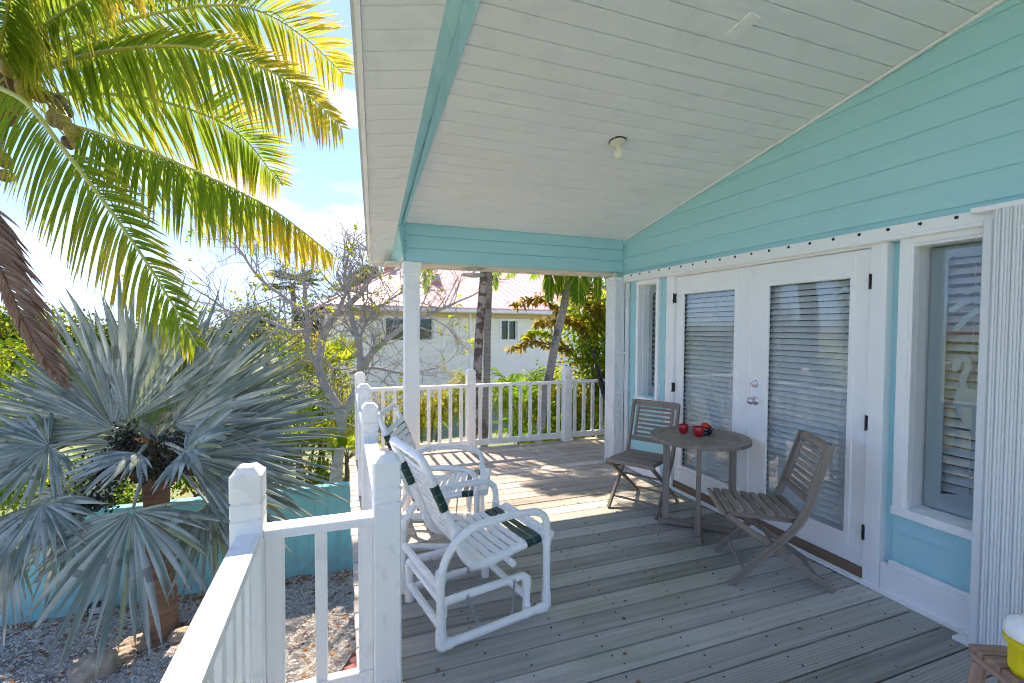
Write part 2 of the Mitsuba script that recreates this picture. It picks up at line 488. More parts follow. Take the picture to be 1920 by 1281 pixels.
GZ = -2.4     # garden level below the deck
WX = 3.10     # face of the house wall
CE = lambda y: 3.511 - 0.1868 * y      # underside of the porch ceiling

# ------------------------------------------------------------------ ground
def sheet(x0, x1, y0, y1, z, n=2, rough=0.0):
    gx, gy = np.meshgrid(np.linspace(x0, x1, n), np.linspace(y0, y1, n), indexing='ij')
    V = np.stack([gx.ravel(), gy.ravel(), np.full(n * n, z)], 1)
    if rough: V[:, 2] += rough * (meshkit.fbm(V * [1.3, 1.3, 1], 4) - 0.5)
    i, j = np.meshgrid(np.arange(n - 1), np.arange(n - 1), indexing='ij')
    a = (i * n + j).ravel(); b_ = ((i + 1) * n + j).ravel(); c = b_ + 1; d = a + 1
    return V, np.vstack([np.stack([a, b_, c], 1), np.stack([a, c, d], 1)]), V[:, :2].copy()


P('ground', sheet(-300, 300, -300, 300, GZ - 0.06), 'lawn')
L('ground', 'dry green ground reaching to the horizon behind the garden', kind='structure')
P('gravel', sheet(-9, 9, 0.5, 9.5, GZ, 90, 0.10), 'gravel', smooth=True)
L('gravel', 'grey crushed gravel bed below the porch deck', kind='structure')


def ground_z(x, y):
    return GZ + 0.10 * (meshkit.fbm(np.stack([np.asarray(x) * 1.3, np.asarray(y) * 1.3, np.full(np.shape(x), GZ)], -1), 4) - 0.5)


def scatter(n, x0, x1, y0, y1, size, flat=0.6):
    c = np.stack([rng.uniform(x0, x1, n), rng.uniform(y0, y1, n)], 1)
    z = ground_z(c[:, 0], c[:, 1])
    base = np.array([[1, 0, 0], [0, 1, 0], [-1, 0, 0], [0, -1, 0], [0, 0, 1], [0, 0, -1.0]])
    f0 = np.array([[0, 1, 4], [1, 2, 4], [2, 3, 4], [3, 0, 4], [1, 0, 5], [2, 1, 5], [3, 2, 5], [0, 3, 5]])
    s = size * rng.uniform(0.45, 1.3, (n, 1, 1)); a = rng.uniform(0, 6.3, n)
    V = base[None] * rng.uniform(0.6, 1.3, (n, 6, 1)) * s * [1, 1, flat]
    x = V[..., 0] * np.cos(a)[:, None] - V[..., 1] * np.sin(a)[:, None]; y = V[..., 0] * np.sin(a)[:, None] + V[..., 1] * np.cos(a)[:, None]
    W = np.stack([x + c[:, None, 0], y + c[:, None, 1], V[..., 2] + z[:, None] + size * 0.25], -1).reshape(-1, 3)
    F = (f0[None] + (np.arange(n) * 6)[:, None, None]).reshape(-1, 3)
    U = np.repeat(rng.random((n, 2)) * 60, 6, 0)
    return W, F, U


P('pebbles', scatter(26000, -5.5, 0.6, 2.6, 8.0, 0.017), 'pebble', parent='gravel', kind='stuff')
P('leaf_litter', scatter(900, -5.0, 0.6, 3.0, 8.0, 0.03, 0.2), 'litter', parent='gravel', kind='stuff')
P('leaf_litter', scatter(700, -6.0, 0.3, 7.72, 7.98, 0.028, 0.25), 'litter', parent='gravel', kind='stuff')

# the red herringbone path
PATH = sg.Polygon([(-.30, 4.4), (-.10, 5.3), (-.02, 5.6), (.10, 5.84), (.22, 5.98), (.8, 5.98), (.8, 4.4)])
P('brick_path', extrude(PATH.buffer(.01), .05, [[1, 0, 0, 0], [0, 1, 0, 0], [0, 0, 1, GZ + .0]]), 'dark_joint')
L('brick_path', 'red herringbone brick path beside the deck', kind='structure')
# herringbone cell: an L of two bricks, stepped
cells = []
for r in range(-30, 40):
    for s_ in range(-12, 14):
        ox, oy = r * 0.1 + s_ * 0.4 - 0.0, r * 0.1
        cells.append((ox, oy, 0.2, 0.1)); cells.append((ox + 0.2, oy - 0.1, 0.1, 0.2) if True else None)
a45 = math.radians(20)
for (ox, oy, w, h) in cells:
    cx, cy = ox + w / 2, oy + h / 2
    X = math.cos(a45) * cx - math.sin(a45) * cy + 0.2; Y = math.sin(a45) * cx + math.cos(a45) * cy + 5.2
    if PATH.contains(sg.Point(X, Y)) and Y > 4.9 and X < .5:
        P('brick', box([X, Y, GZ + 0.066 + rng.uniform(-.002, .002)], [w / 2 - .004, h / 2 - .004, 0.022], rotz(a45), 0.005), 'brick', parent='brick_path')

# ------------------------------------------------------------------ deck
L('deck', 'weathered grey wooden porch deck with screwed planks', kind='structure')
P('joist', join([bx(-0.38, 3.3, y, y + 0.05, -0.30, -0.034) for y in (0.1, 0.9)] + [bx(x, x + 0.045, 2.1, 5.85, -0.25, -0.034) for x in np.arange(0.08, 4.6, 0.41)]), 'sill_wood', parent='deck', kind='stuff')
P('underlay', join([bx(0.10, 5.0, 2.15, 5.85, -.046, -.0365), bx(-0.40, 3.0, 0.0, 2.08, -.046, -.0365)]), 'dark_joint', parent='deck', kind='stuff')
y = 1.367 - 0.147 * 10
k = 0
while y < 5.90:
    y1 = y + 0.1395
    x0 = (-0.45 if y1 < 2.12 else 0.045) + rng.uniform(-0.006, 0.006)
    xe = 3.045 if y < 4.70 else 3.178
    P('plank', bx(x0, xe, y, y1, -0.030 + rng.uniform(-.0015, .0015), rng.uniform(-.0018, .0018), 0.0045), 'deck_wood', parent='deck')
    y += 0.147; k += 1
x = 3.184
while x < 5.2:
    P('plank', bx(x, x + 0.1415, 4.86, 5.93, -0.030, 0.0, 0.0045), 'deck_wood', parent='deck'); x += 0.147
P('fascia_board', bx(0.062, 0.098, 2.15, 5.86, -0.28, -0.033), 'white_paint', parent='deck')
P('fascia_board', bx(-0.43, 0.06, 2.09, 2.125, -0.28, -0.033), 'white_paint', parent='deck')
sc = []
y = 1.367 - 0.147 * 10
while y < 5.90:
    for xx in np.arange(0.0 if y < 2 else 0.22, 3.05, 0.41):
        for dy in (0.035, 0.107):
            sc.append(lathe([(0.0, 0.0028), (0.0046, 0.0026), (0.0046, -0.004)], (xx + rng.uniform(-.02, .02), y + dy + rng.uniform(-.006, .006), 0.0), 7))
    y += 0.147
P('screw', join([(v, f[:, ::-1], u) for v, f, u in sc]), 'black', parent='deck', kind='stuff')


# ------------------------------------------------------------------ railings
def post_profile(H, z0=0.0, h=0.057):
    return [(h, z0), (h, H - .205), (h - .008, H - .198), (h, H - .191), (h, H - .142), (h - .008, H - .135), (h, H - .128), (h, H - .030), (h * .55, H)]


def add_posts(par, pts, H=1.055):
    for (x, y) in pts:
        P('post', squarepost(x, y, post_profile(H + rng.uniform(-.006, .006), 0.001)), 'white_paint', par)


def rail_span(par, p, q, ztop, zbot, nb, w=0.088, lead=None):
    p, q = np.array(p, float), np.array(q, float)
    d = (q - p) / np.linalg.norm(q - p)
    P('top_rail', bar([*p, ztop - .019], [*q, ztop - .019], w, 0.038), 'white_paint', par)
    P('bottom_rail', bar([*p, zbot], [*q, zbot], 0.040, 0.075), 'white_paint', par)
    a = math.atan2(d[1], d[0])
    for i in range(nb):
        c = p + (q - p) * (i + 0.5 + (0.0 if lead is None else lead)) / nb
        P('baluster', box([*c, (ztop - .038 + zbot + .0375) / 2], [0.021, 0.0185, (ztop - .038 - zbot - .0375) / 2 - .0005], rotz(a), 0.003), 'white_paint', par)


r1 = thing('deck_railing', 'white railing along the left deck edge behind the two glider chairs', 'railing', 'white porch railings')
add_posts(r1, [(0.17, 2.06), (0.17, 3.45), (0.175, 4.62), (0.175, 5.86)])
for a, b_, n in ((2.118, 3.392, 9), (3.508, 4.562, 7), (4.678, 5.802, 8)):
    rail_span(r1, (0.168, a), (0.168, b_), 0.815 + 0.01 * (a > 3), 0.085, n)
r2 = thing('deck_railing', 'white railing across the far end of the deck with palm trunks behind', 'railing', 'white porch railings')
add_posts(r2, [(1.555, 5.86), (2.955, 5.86), (4.36, 5.86)])
for a, b_ in ((0.233, 1.497), (1.613, 2.897), (3.013, 4.302)):
    rail_span(r2, (a, 5.86), (b_, 5.86), 0.858, 0.085, 9)
r3 = thing('deck_railing', 'short white railing return between two near posts with gravel seen through it', 'railing', 'white porch railings')
rail_span(r3, (-0.302, 2.06), (0.112, 2.06), 0.80, 0.085, 0)
for xx, hw in ((-0.268, 0.034), (-0.095, 0.0235), (0.082, 0.030)):
    P('baluster', bx(xx - hw, xx + hw, 2.045, 2.08, 0.123, 0.761, .003), 'white_paint', r3)
r4 = thing('deck_railing', 'nearest white railing with capped post running toward the viewer at bottom left', 'railing', 'white porch railings')
add_posts(r4, [(-0.36, 2.06), (-0.36, 0.2)])
rail_span(r4, (-0.352, 2.002), (-0.352, 0.258), 0.80, 0.085, 13)
P('screw', join([lathe([(0, .0012), (.0042, .001), (.0042, -.003)][::-1], (-.352 + dx_, yy_, .8003), 8) for yy_ in (1.80, 1.55, 1.30, 1.05, .8) for dx_ in (-.022, .02)]), 'zinc', r4, kind='stuff')

# ------------------------------------------------------------------ house
H = thing('house', 'turquoise clapboard house with white ceiling porch and glass doors', 'house')
YB, YE = -3.0, 4.84
Mx = lambda x: [[0, 0, -1, x], [1, 0, 0, 0], [0, 1, 0, 0]]      # (a=y, b=z, n=-x)


def siding(par, region, name='siding_board', z0=2.264 - 0.1552 * 16, pitch=0.1552, xoff=0.0):
    zmin, zmax = region.bounds[1], region.bounds[3]
    rj = np.random.default_rng(11)
    k0 = int(math.floor((zmin - z0) / pitch)); k1 = int(math.ceil((zmax - z0) / pitch))
    for k in range(k0, k1):
        g = region.intersection(sg.box(-9, z0 + k * pitch, 9, z0 + (k + 1) * pitch))
        yj = rj.uniform(-2.5, 4.2)
        if k % 2 == 0 and z0 + k * pitch > 2.2: g = g.difference(sg.box(yj, -9, yj + .0025, 9))
        for q in (g.geoms if hasattr(g, 'geoms') else [g]):
            if q.geom_type != 'Polygon' or q.area < 1e-3: continue
            v, f, u = extrude(q, 0.014, Mx(WX + 0.006 - xoff))
            zz = (v[:, 1 + 1] - (z0 + k * pitch)) / pitch
            front = v[:, 0] < WX - xoff - 0.002
            v[:, 0] = np.where(front, v[:, 0] + 0.0125 * zz, v[:, 0])
            lo = zz < 0.02
            P(name, (v, f, u), 'teal', par)


W = P('wall', bx(WX + 0.014, WX + 0.05, YB, YE, 2.10, 4.0), 'teal', H)
scene.pop(W); counts.pop(W)
wallpoly = sg.Polygon([(YB, -0.25), (YE, -0.25), (YE, CE(YE)), (YB, CE(YB))])
DO = sg.box(1.80, -1, 3.92, 2.17)          # doors
WL = sg.box(4.0, 0.80, 4.40, 2.14)         # narrow window
WR = sg.box(1.10, 0.50, 1.79, 2.17)        # window with etched glass
core = wallpoly.difference(sg.box(1.9, -1, 3.8, 2.12)).difference(sg.box(4.05, .86, 4.34, 2.08)).difference(sg.box(1.16, .56, 1.73, 2.11))
P('wall', extrude(core, 0.10, Mx(WX + 0.12)), 'teal', H, label='turquoise lap sided porch wall')
siding(H + '__wall', wallpoly.difference(DO).difference(WL).difference(WR).difference(sg.box(1.0, -1, 1.9, 0.19)).difference(sg.box(1.0, -1, 4.9, 0.02)))
P('base_board', bx(3.066, 3.094, 1.0, 1.845, 0.03, 0.19), 'trim_white', H)
P('base_moulding', bx(3.060, 3.094, 1.0, 1.80, 0.19, 0.222), 'trim_white', H)
P('base_board', bx(3.066, 3.094, 3.93, 4.60, 0.03, 0.16), 'trim_white', H)
P('corner_board', bx(3.07, 3.22, 4.842, 4.865, -0.25, 2.60), 'trim_white', H)

# ceiling boards
SL = np.array([0, 1, -0.1868]); SL /= np.linalg.norm(SL); NU = np.array([0, 0.1868, 1.0]); NU /= np.linalg.norm(NU)
Rc = np.stack([[1, 0, 0], SL, NU], 1)
C = P('ceiling', slab([[0.5, YB, CE(YB) + .02], [3.12, YB, CE(YB) + .02], [3.12, 4.80, CE(4.80) + .02], [0.5, 4.80, CE(4.80) + .02]], [0, 0, 1], 0.03), 'dark_joint', H,
      label='white beadboard porch ceiling sloping down to the far beam')
yy = 4.69 - 0.1285 / 2
while yy > YB:
    c = np.array([1.83, yy, CE(yy)]) + NU * 0.009
    P('board', box(c, [1.272, 0.1285 / 2 * 1.0173 - 0.0020, 0.009], Rc, 0.0060), 'ceiling_paint', C)
    yy -= 0.1285
P('trim_strip', bar([3.082, YB, CE(YB) - .012], [3.082, 4.68, CE(4.68) - .012], 0.018, 0.02, (1, 0, 0)), 'ceiling_paint', C)
pc = np.array([1.934, 1.876, CE(1.876)])
cp = P('cover_plate', box(pc - NU * 0.004, [0.040, 0.075, 0.004], Rc @ rotz(0.12), 0.001), 'trim_white', C, label='small white rectangular cover plate screwed to the ceiling')

# the turquoise beam across the far end, in three lapped boards
B = P('far_beam', bx(0.565, 3.09, 4.712, 4.86, 2.262, 2.66), 'teal', H, label='turquoise boarded beam closing the far end of the porch')
for z0, z1 in ((2.262, 2.388), (2.391, 2.516), (2.519, 2.640)):
    P('board', slab([[0.552, 4.690, z0], [3.089, 4.690, z0], [3.089, 4.699, z1], [0.552, 4.699, z1]], [0, 1, 0], 0.012), 'teal', B)
for zz in (2.28, 2.34, 2.41, 2.46, 2.54, 2.60):
    P('nail', lathe([(0.0, -.001), (.005, -.001), (.005, .004)], (0.572 + rng.uniform(-.006, .006), 4.6885, zz), 8, np.array([[1, 0, 0], [0, 0, 1], [0, -1, 0.0]])), 'black', B)
# eave: level soffit beyond the beam, its edge board
P('eave_soffit', bx(0.40, 7.0, 4.862, 5.17, 2.258, 2.275), 'beige', H, label='beige level soffit under the eave')
P('eave_board', bx(0.29, 7.0, 5.172, 5.20, 2.250, 2.67), 'beige', H)
# rake overhang on the left, narrower and steeper than the ceiling
O0, O1 = np.array([0.079, 2.257, 3.089]), np.array([0.283, 5.19, 2.268])
I0, I1 = np.array([0.455, 2.16, 3.118]), np.array([0.470, 5.19, 2.300])
S = P('rake_soffit', slab([O0 + (O0 - O1) * 1.6 + [0, 0, .024], I0 + (I0 - I1) * 1.6 + [0, 0, .024], I1 + [0, 0, .024], O1 + [0, 0, .024]], [0, 0, 1], 0.02), 'dark_joint', H,
      label='white boarded soffit under the left roof edge')
tt = -1.55
while tt < 0.995:
    t1 = min(tt + 0.1285 / 3.05, 1.0); g = 0.0007
    o0, o1 = O0 + (O1 - O0) * (tt + g), O0 + (O1 - O0) * (t1 - g)
    i0, i1 = I0 + (I1 - I0) * (tt + g), I0 + (I1 - I0) * (t1 - g)
    P('board', slab([o0, i0, i1, o1], [0, 0, 1], 0.016), 'ceiling_paint', S); tt += 0.1285 / 3.05
d = (O1 - O0)
P('fascia', slab([O0 - d * 1.6 - [.030, 0, .012], O0 - d * 1.6 - [.002, 0, .012], O1 - [.002, 0, .012], O1 - [.030, 0, .012]], [0, 0, 1], 0.20), 'trim_white', H, label='white fascia along the sloping roof edge')
P('drip_edge', slab([O0 - d * 1.6 + [-.056, 0, .03], O0 - d * 1.6 + [-.032, 0, .03], O1 + [-.032, -0.15, .03 + .15 * .28], O1 + [-.056, -0.15, .03 + .15 * .28]], [0, 0, 1], 0.17), 'grey_metal', H)
# turquoise trim that closes the wedge between soffit and ceiling, and the end of the beam
R0 = np.array([0.583, 2.113, CE(2.113) - .004]); R1 = np.array([0.556, 4.690, CE(4.690) - .004])
rd = R1 - R0
q = I0 + (I1 - I0) * 0.725
def strip(A_, B_, n_, t_):
    A_, B_ = np.asarray(A_, float), np.asarray(B_, float); m = len(A_); n_ = np.asarray(n_, float) * t_
    V = np.concatenate([A_, B_, A_ + n_, B_ + n_]); F = []
    for i in range(m - 1):
        for a_, b_ in ((0, m), (m, 3 * m), (3 * m, 2 * m), (2 * m, 0)):
            F += [[a_ + i, a_ + i + 1, b_ + i + 1], [a_ + i, b_ + i + 1, b_ + i]]
    return V, np.array(F), np.stack([V[:, 1], V[:, 0]], 1)


ts_ = np.linspace(-1.6, .725, 24)
Il = I0 + (I1 - I0) * ts_[:, None]; Rl = R0 + rd * ((Il[:, 1:2] - R0[1]) / rd[1])
Rl[-1] = R1; Rl[:, 0] += .012
K = P('rake_trim', strip(Il, Rl, (.1, 0, 1), .03), 'teal', H, label='turquoise trim between soffit and ceiling')
Ma = Il * .45 + Rl * .55 - [0, 0, .004]; Mb = Rl + [0.002, 0, -.010]
P('trim_strip', strip(Ma + [0, 0, -.012], Mb, (0, 0, 1), .009), 'teal', K)
P('end_board', slab([q, R1, [0.552, 4.690, 2.262], [0.552, 4.690, 2.262]], [1, 0.3, 0], 0.012), 'teal', K)
P('end_board', slab([q, [0.552, 4.690, 2.262], I1 + [0, 0, -.03], I1], [1, 0.3, 0], 0.012), 'teal', K)
P('soffit_return', slab([[0.552, 4.692, 2.261], [0.60, 4.86, 2.261], [0.60, 5.17, 2.261], I1 + [0, 0, -.038]], [0, 0, 1], 0.010), 'beige', H)
P('corner_strip', bx(0.535, 0.551, 4.675, 4.70, 2.255, 2.625), 'trim_white', H)
# roof above everything
P('roof', slab([[0.02, YB - 1, CE(YB - 1) + .34], [9, YB - 1, CE(YB - 1) + .34], [9, 5.2, 2.68], [0.24, 5.2, 2.68]], [0, 0, 1], 0.06), 'grey_metal', H)
# column
col = P('column', squarepost(0.645, 4.78, [(0.075, 0.002), (0.075, 2.14), (0.088, 2.142), (0.088, 2.256)], 0.005), 'white_paint', H, label='square white porch column under the corner of the beam')
P('base_trim', squarepost(0.645, 4.78, [(0.088, 0.001), (0.088, 0.14), (0.078, 0.15)], 0.004), 'white_paint', col)

# header track of the storm shutters with its bolts
HT = P('shutter_track', join([bx(3.034, 3.075, 0.9, 4.60, 2.150, 2.215, .003), bx(3.020, 3.088, 0.9, 4.60, 2.128, 2.150, .003)]), 'trim_white', H, label='white overhead storm shutter track studded with dark bolts')
for yb in np.arange(1.02, 4.60, 0.163):
    P('bolt', lathe([(0, -.006), (.009, -.005), (.010, 0), (.010, .004)], (3.0335, yb, 2.196), 8, np.array([[0, 0, 1], [0, 1, 0], [-1, 0, 0.0]])), 'black', HT)
P('floor_track', join([bx(3.050, 3.072, 0.9, 4.75, 0.002, 0.030, .002), bx(3.078, 3.098, 0.9, 4.75, 0.002, 0.022, .002), bx(3.048, 3.10, 0.9, 4.75, 0.0008, 0.010, .001)]), 'trim_white', H, label='white shutter track along the floor')

# french doors
D = P('french_door_frame', join([bx(3.062, 3.13, 1.85, 1.945, 0.012, 2.128), bx(3.062, 3.13, 3.755, 3.868, 0.03, 2.128), bx(3.064, 3.13, 1.945, 3.755, 2.112, 2.128), bx(3.058, 3.066, 1.85, 1.90, .012, 2.12), bx(3.058, 3.066, 3.82, 3.868, .03, 2.12)]), 'trim_white', H, label='white jambs round the double glass doors')
P('threshold', bx(3.085, 3.16, 1.946, 3.754, 0.012, 0.088), 'sill_wood', D)
for nm, y0, y1, g0, g1, hinge in (('french_door', 2.856, 3.752, 2.990, 3.668, 3.757), ('french_door', 1.948, 2.852, 2.048, 2.716, 1.943)):
    fr = [bx(3.086, 3.128, y0, g0, 0.092, 2.108), bx(3.086, 3.128, g1, y1, 0.092, 2.108), bx(3.087, 3.128, g0, g1, 0.092, 0.236), bx(3.087, 3.128, g0, g1, 1.966, 2.108)]
    m = 0.026
    for a0, a1, b0, b1 in ((g0, g0 + m, .236, 1.966), (g1 - m, g1, .236, 1.966), (g0 + m, g1 - m, .236, .236 + m), (g0 + m, g1 - m, 1.966 - m, 1.966)):
        fr.append(bx(3.079, 3.10, a0 - .006, a1 + .006, b0 - .006, b1 + .006, .006))
    dk = P(nm, join(fr), 'trim_white', H, label=('left' if y0 > 2.5 else 'right') + ' leaf of the white glass double door' + ('' if y0 > 2.5 else ' with knob and deadbolt'))
    P('pane', quad([[3.104, g0 + .02, .256], [3.104, g1 - .02, .256], [3.104, g1 - .02, 1.946], [3.104, g0 + .02, 1.946]]), 'glass', dk)
    for zh in (0.33, 1.02, 1.90):
        P('hinge', join([lathe([(0, -.048), (.0055, -.048), (.0055, .048), (0, .048)], (3.057, hinge, zh), 8), bx(3.058, 3.0865, hinge - .009, hinge + .009, zh - .045, zh + .045, .001)]), 'black', dk)
    zs = 1.955; ns = 0
    while zs > 0.25:
        a = math.radians(-50 + rng.uniform(-3, 3)) if True else 0
        R = np.array([[math.cos(a), 0, math.sin(a)], [0, 1, 0], [-math.sin(a), 0, math.cos(a)]])
        P('slat', box([3.150, (g0 + g1) / 2, zs], [0.0245, (g1 - g0) / 2 + .012, 0.0014], R, .0005), 'blind', dk)
        zs -= 0.0445; ns += 1
    P('ladder_cord', join([tube([[3.122, yy, .26], [3.122, yy, 1.95]], .0012, 4) for yy in (g0 + .1, (g0 + g1) / 2, g1 - .1)]), 'blind', dk)
rd_ = H + '__french_door_001'
Rk = np.array([[0, 0, -1], [0, 1, 0], [1, 0, 0.0]])
P('deadbolt', lathe([(.0, .030), (.011, .029), (.013, .020), (.026, .016), (.030, .008), (.030, 0)][::-1], (3.086, 2.800, 1.165), 24, Rk), 'steel', rd_, smooth=False)
P('knob', lathe([(.033, 0), (.033, .006), (.014, .010), (.012, .030), (.022, .038), (.028, .050), (.026, .062), (.014, .070), (0, .071)], (3.086, 2.795, 1.030), 24, Rk), 'steel', rd_, smooth=True)
P('astragal', bx(3.072, 3.088, 2.846, 2.862, .095, 2.105, .003), 'trim_white', D)

# window with etched glass, right of the doors
wr = P('etched_window', join([bx(3.058, 3.12, 1.728, 1.788, .56, 2.152, .006), bx(3.058, 3.12, 1.10, 1.728, 2.092, 2.152, .006), bx(3.050, 3.13, 1.10, 1.792, .508, .56, .006),
                              bx(3.066, 3.11, 1.716, 1.734, .56, 2.10, .004), bx(3.066, 3.11, 1.10, 1.734, 2.078, 2.095, .004),
                              bx(3.122, 3.26, 1.722, 1.74, .56, 2.09), bx(3.122, 3.26, 1.10, 1.74, 2.085, 2.10), bx(3.122, 3.26, 1.10, 1.74, .545, .562)]), 'trim_white', H, label='tall white framed window with a bird etched on its glass')
P('pane', quad([[3.215, 1.10, .56], [3.215, 1.722, .56], [3.215, 1.722, 2.085], [3.215, 1.10, 2.085]]), 'glass', wr)
zs = 1.99
while zs > .60:
    a = math.radians(-35 + rng.uniform(-2, 2))
    R = np.array([[math.cos(a), 0, math.sin(a)], [0, 1, 0], [-math.sin(a), 0, math.cos(a)]])
    P('slat', box([3.275, 1.395, zs], [0.030, 0.30, 0.0016], R, .0005), 'blind', wr); zs -= 0.0540
P('head_rail', bx(3.25, 3.30, 1.08, 1.64, 2.015, 2.07), 'blind', wr)
P('ladder_cord', join([tube([[3.243, yy, .60], [3.243, yy, 2.0]], .0013, 4) for yy in (1.20, 1.36, 1.52)]), 'blind', wr)
# frosted drawing: border, wading bird, palm
G = lambda pts: sg.Polygon(pts)
brd = sg.box(1.11, .57, 1.712, 2.075).difference(sg.box(1.10, .64, 1.63, 2.02).buffer(-.03).buffer(.03))
bird = sg.LineString([(1.585, 1.385), (1.565, 1.44), (1.535, 1.445), (1.525, 1.40), (1.55, 1.33), (1.535, 1.26)]).buffer(.016)
bird = bird.union(G([(1.575, 1.44), (1.685, 1.405), (1.57, 1.42)])).union(G([(1.56, 1.27), (1.50, 1.27), (1.40, 1.08), (1.34, .93), (1.44, .99), (1.53, 1.10), (1.575, 1.19)]).buffer(.012))
bird = bird.union(sg.LineString([(1.44, 1.02), (1.435, .66)]).buffer(.006)).union(sg.LineString([(1.41, 1.0), (1.39, .66)]).buffer(.006))
pl = sg.LineString([(1.22, .62), (1.25, 1.1), (1.33, 1.5), (1.42, 1.70)]).buffer(.02)
for k in range(7):
    a = math.radians(-30 + 40 * k); cx, cy = 1.42, 1.72
    pts = spline([(cx, cy, 0), (cx + .10 * math.cos(a), cy + .10 * math.sin(a) + .03, 0), (cx + .19 * math.cos(a), cy + .16 * math.sin(a) - .03, 0)], 7)[:, :2]
    pl = pl.union(sg.LineString(pts).buffer(.014))
sand = G([(1.11, .57), (1.64, .57), (1.64, .66), (1.5, .70), (1.36, .67), (1.2, .73), (1.11, .70)])
art = brd.union(bird).union(pl).union(sand).intersection(sg.box(1.105, .565, 1.718, 2.08))
P('etching', extrude(art, 0.0012, Mx(3.2195)), 'etched', wr, label='frosted wading bird and palm drawing on the glass')

# narrow window left of the doors
wl = P('narrow_window', join([bx(3.062, 3.12, 4.00, 4.045, .82, 2.125, .005), bx(3.062, 3.12, 4.345, 4.39, .82, 2.125, .005), bx(3.063, 3.12, 4.045, 4.345, 2.075, 2.125, .005), bx(3.055, 3.12, 3.995, 4.395, .80, .85, .005),
                              bx(3.12, 3.24, 4.335, 4.35, .85, 2.08), bx(3.12, 3.24, 4.04, 4.05, .85, 2.08), bx(3.12, 3.24, 4.04, 4.35, .835, .85), bx(3.12, 3.24, 4.04, 4.35, 2.075, 2.09)]), 'trim_white', H, label='narrow white framed window near the far corner')
P('pane', quad([[3.20, 4.05, .85], [3.20, 4.335, .85], [3.20, 4.335, 2.075], [3.20, 4.05, 2.075]]), 'glass', wl)
P('etching', extrude(sg.box(4.05, .86, 4.335, 2.07).difference(sg.box(4.10, .95, 4.28, 2.0).buffer(-.05).buffer(.05)).union(sg.LineString([(4.18, .9), (4.21, 1.3), (4.17, 1.6), (4.22, 1.85)]).buffer(.018)), 0.0012, Mx(3.2045)), 'etched', wl)
zs = 2.03
while zs > .9:
    P('slat', box([3.25, 4.19, zs], [0.030, 0.15, 0.0016], np.array([[.88, 0, -.47], [0, 1, 0], [.47, 0, .88]]), .0005), 'blind', wl); zs -= 0.06
# the dark room behind the glass
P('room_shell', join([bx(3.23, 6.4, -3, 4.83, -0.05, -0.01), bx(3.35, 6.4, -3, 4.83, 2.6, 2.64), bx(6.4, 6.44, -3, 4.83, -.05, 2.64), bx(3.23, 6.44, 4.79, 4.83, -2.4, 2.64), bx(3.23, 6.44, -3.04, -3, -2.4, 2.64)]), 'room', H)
P('lower_wall', bx(3.2, 7.0, -3.0, 4.84, GZ - .05, -0.26), 'teal', H)


# accordion storm shutters, folded
def folded_shutter(key, x0, x1, y0, y1, face, z0, z1, n, lab):
    """a stack of upright folded blades; face 'x' shows the folds across y, 'y' across x"""
    k = thing('storm_shutter', lab, 'shutter', 'folded accordion shutters')
    for i in range(n):
        a = (i + .5) / n
        if face == 'x':
            yc = y0 + (y1 - y0) * a; w = abs(y1 - y0) / n
            prof = [(x0 + 0.009 * (i % 3 == 1) + .004, yc - w * .46), (x0 + .001, yc - w * .18), (x0, yc), (x0 + .001, yc + w * .18), (x0 + .004, yc + w * .46), (x1, yc + w * .40), (x1, yc - w * .40)]
        else:
            xc = x0 + (x1 - x0) * a; w = abs(x1 - x0) / n
            prof = [(xc - w * .46, y0 + .004), (xc - w * .18, y0 + .001), (xc, y0), (xc + w * .18, y0 + .001), (xc + w * .46, y0 + .004), (xc + w * .40, y1), (xc - w * .40, y1)]
        g = extrude(sg.Polygon(prof), z1 - z0, [[1, 0, 0, 0], [0, 1, 0, 0], [0, 0, 1, z0]])
        P('blade', g, 'shutter', k)
    return k


s1 = folded_shutter('r', 2.955, 3.10, 1.325, 0.75, 'x', 0.022, 2.185, 42, 'white accordion storm shutter folded beside the etched window at the right edge')
P('lead_post', bx(2.972, 3.035, 1.332, 1.374, 0.018, 2.148, .006), 'shutter', s1)
P('top_cap', bx(2.965, 3.02, 0.75, 1.42, 2.187, 2.215, .003), 'trim_white', s1)
P('bottom_track', bx(2.955, 3.047, 0.75, 1.43, 0.0015, 0.018, .002), 'shutter', s1)
s2 = folded_shutter('l', 2.928, 3.058, 4.60, 4.80, 'y', 0.02, 2.155, 8, 'white accordion storm shutter folded at the far corner of the wall')
P('lead_post', bx(3.061, 3.092, 4.545, 4.60, 0.031, 2.127, .005), 'shutter', s2)
P('top_cap', bx(2.92, 3.033, 4.605, 4.80, 2.157, 2.19, .003), 'trim_white', s2)
P('latch', lathe([(0, -.012), (.013, -.01), (.015, 0), (.013, .01), (0, .012)], (2.985, 4.585, 1.32), 12), 'shutter', s2)
P('latch', lathe([(0, -.012), (.013, -.01), (.015, 0), (.013, .01), (0, .012)], (3.03, 4.54, 1.32), 12), 'shutter', s2)

# ceiling lamp holder with a bare bulb
cl = thing('ceiling_lamp', 'bare bulb in a round porcelain holder on the porch ceiling', 'lamp')
lp = np.array([1.877, 2.941, CE(2.941)])
Rd = np.stack([[1, 0, 0], -SL, -NU], 1)
P('gasket', lathe([(0, -.002), (.064, -.002), (.064, .008), (0, .008)], lp, 24, Rd), 'black', cl)
P('holder', lathe([(.058, .006), (.060, .016), (.054, .026), (.034, .034), (.028, .050), (.024, .052), (0, .052)], lp, 28, Rd), 'porcelain', cl, smooth=True)
P('bulb', lathe([(.018, .048), (.019, .06), (.024, .072), (.030, .088), (.033, .104), (.030, .120), (.019, .134), (0, .140)], lp, 24, Rd @ rotz(0)), 'bulb', cl, smooth=True)
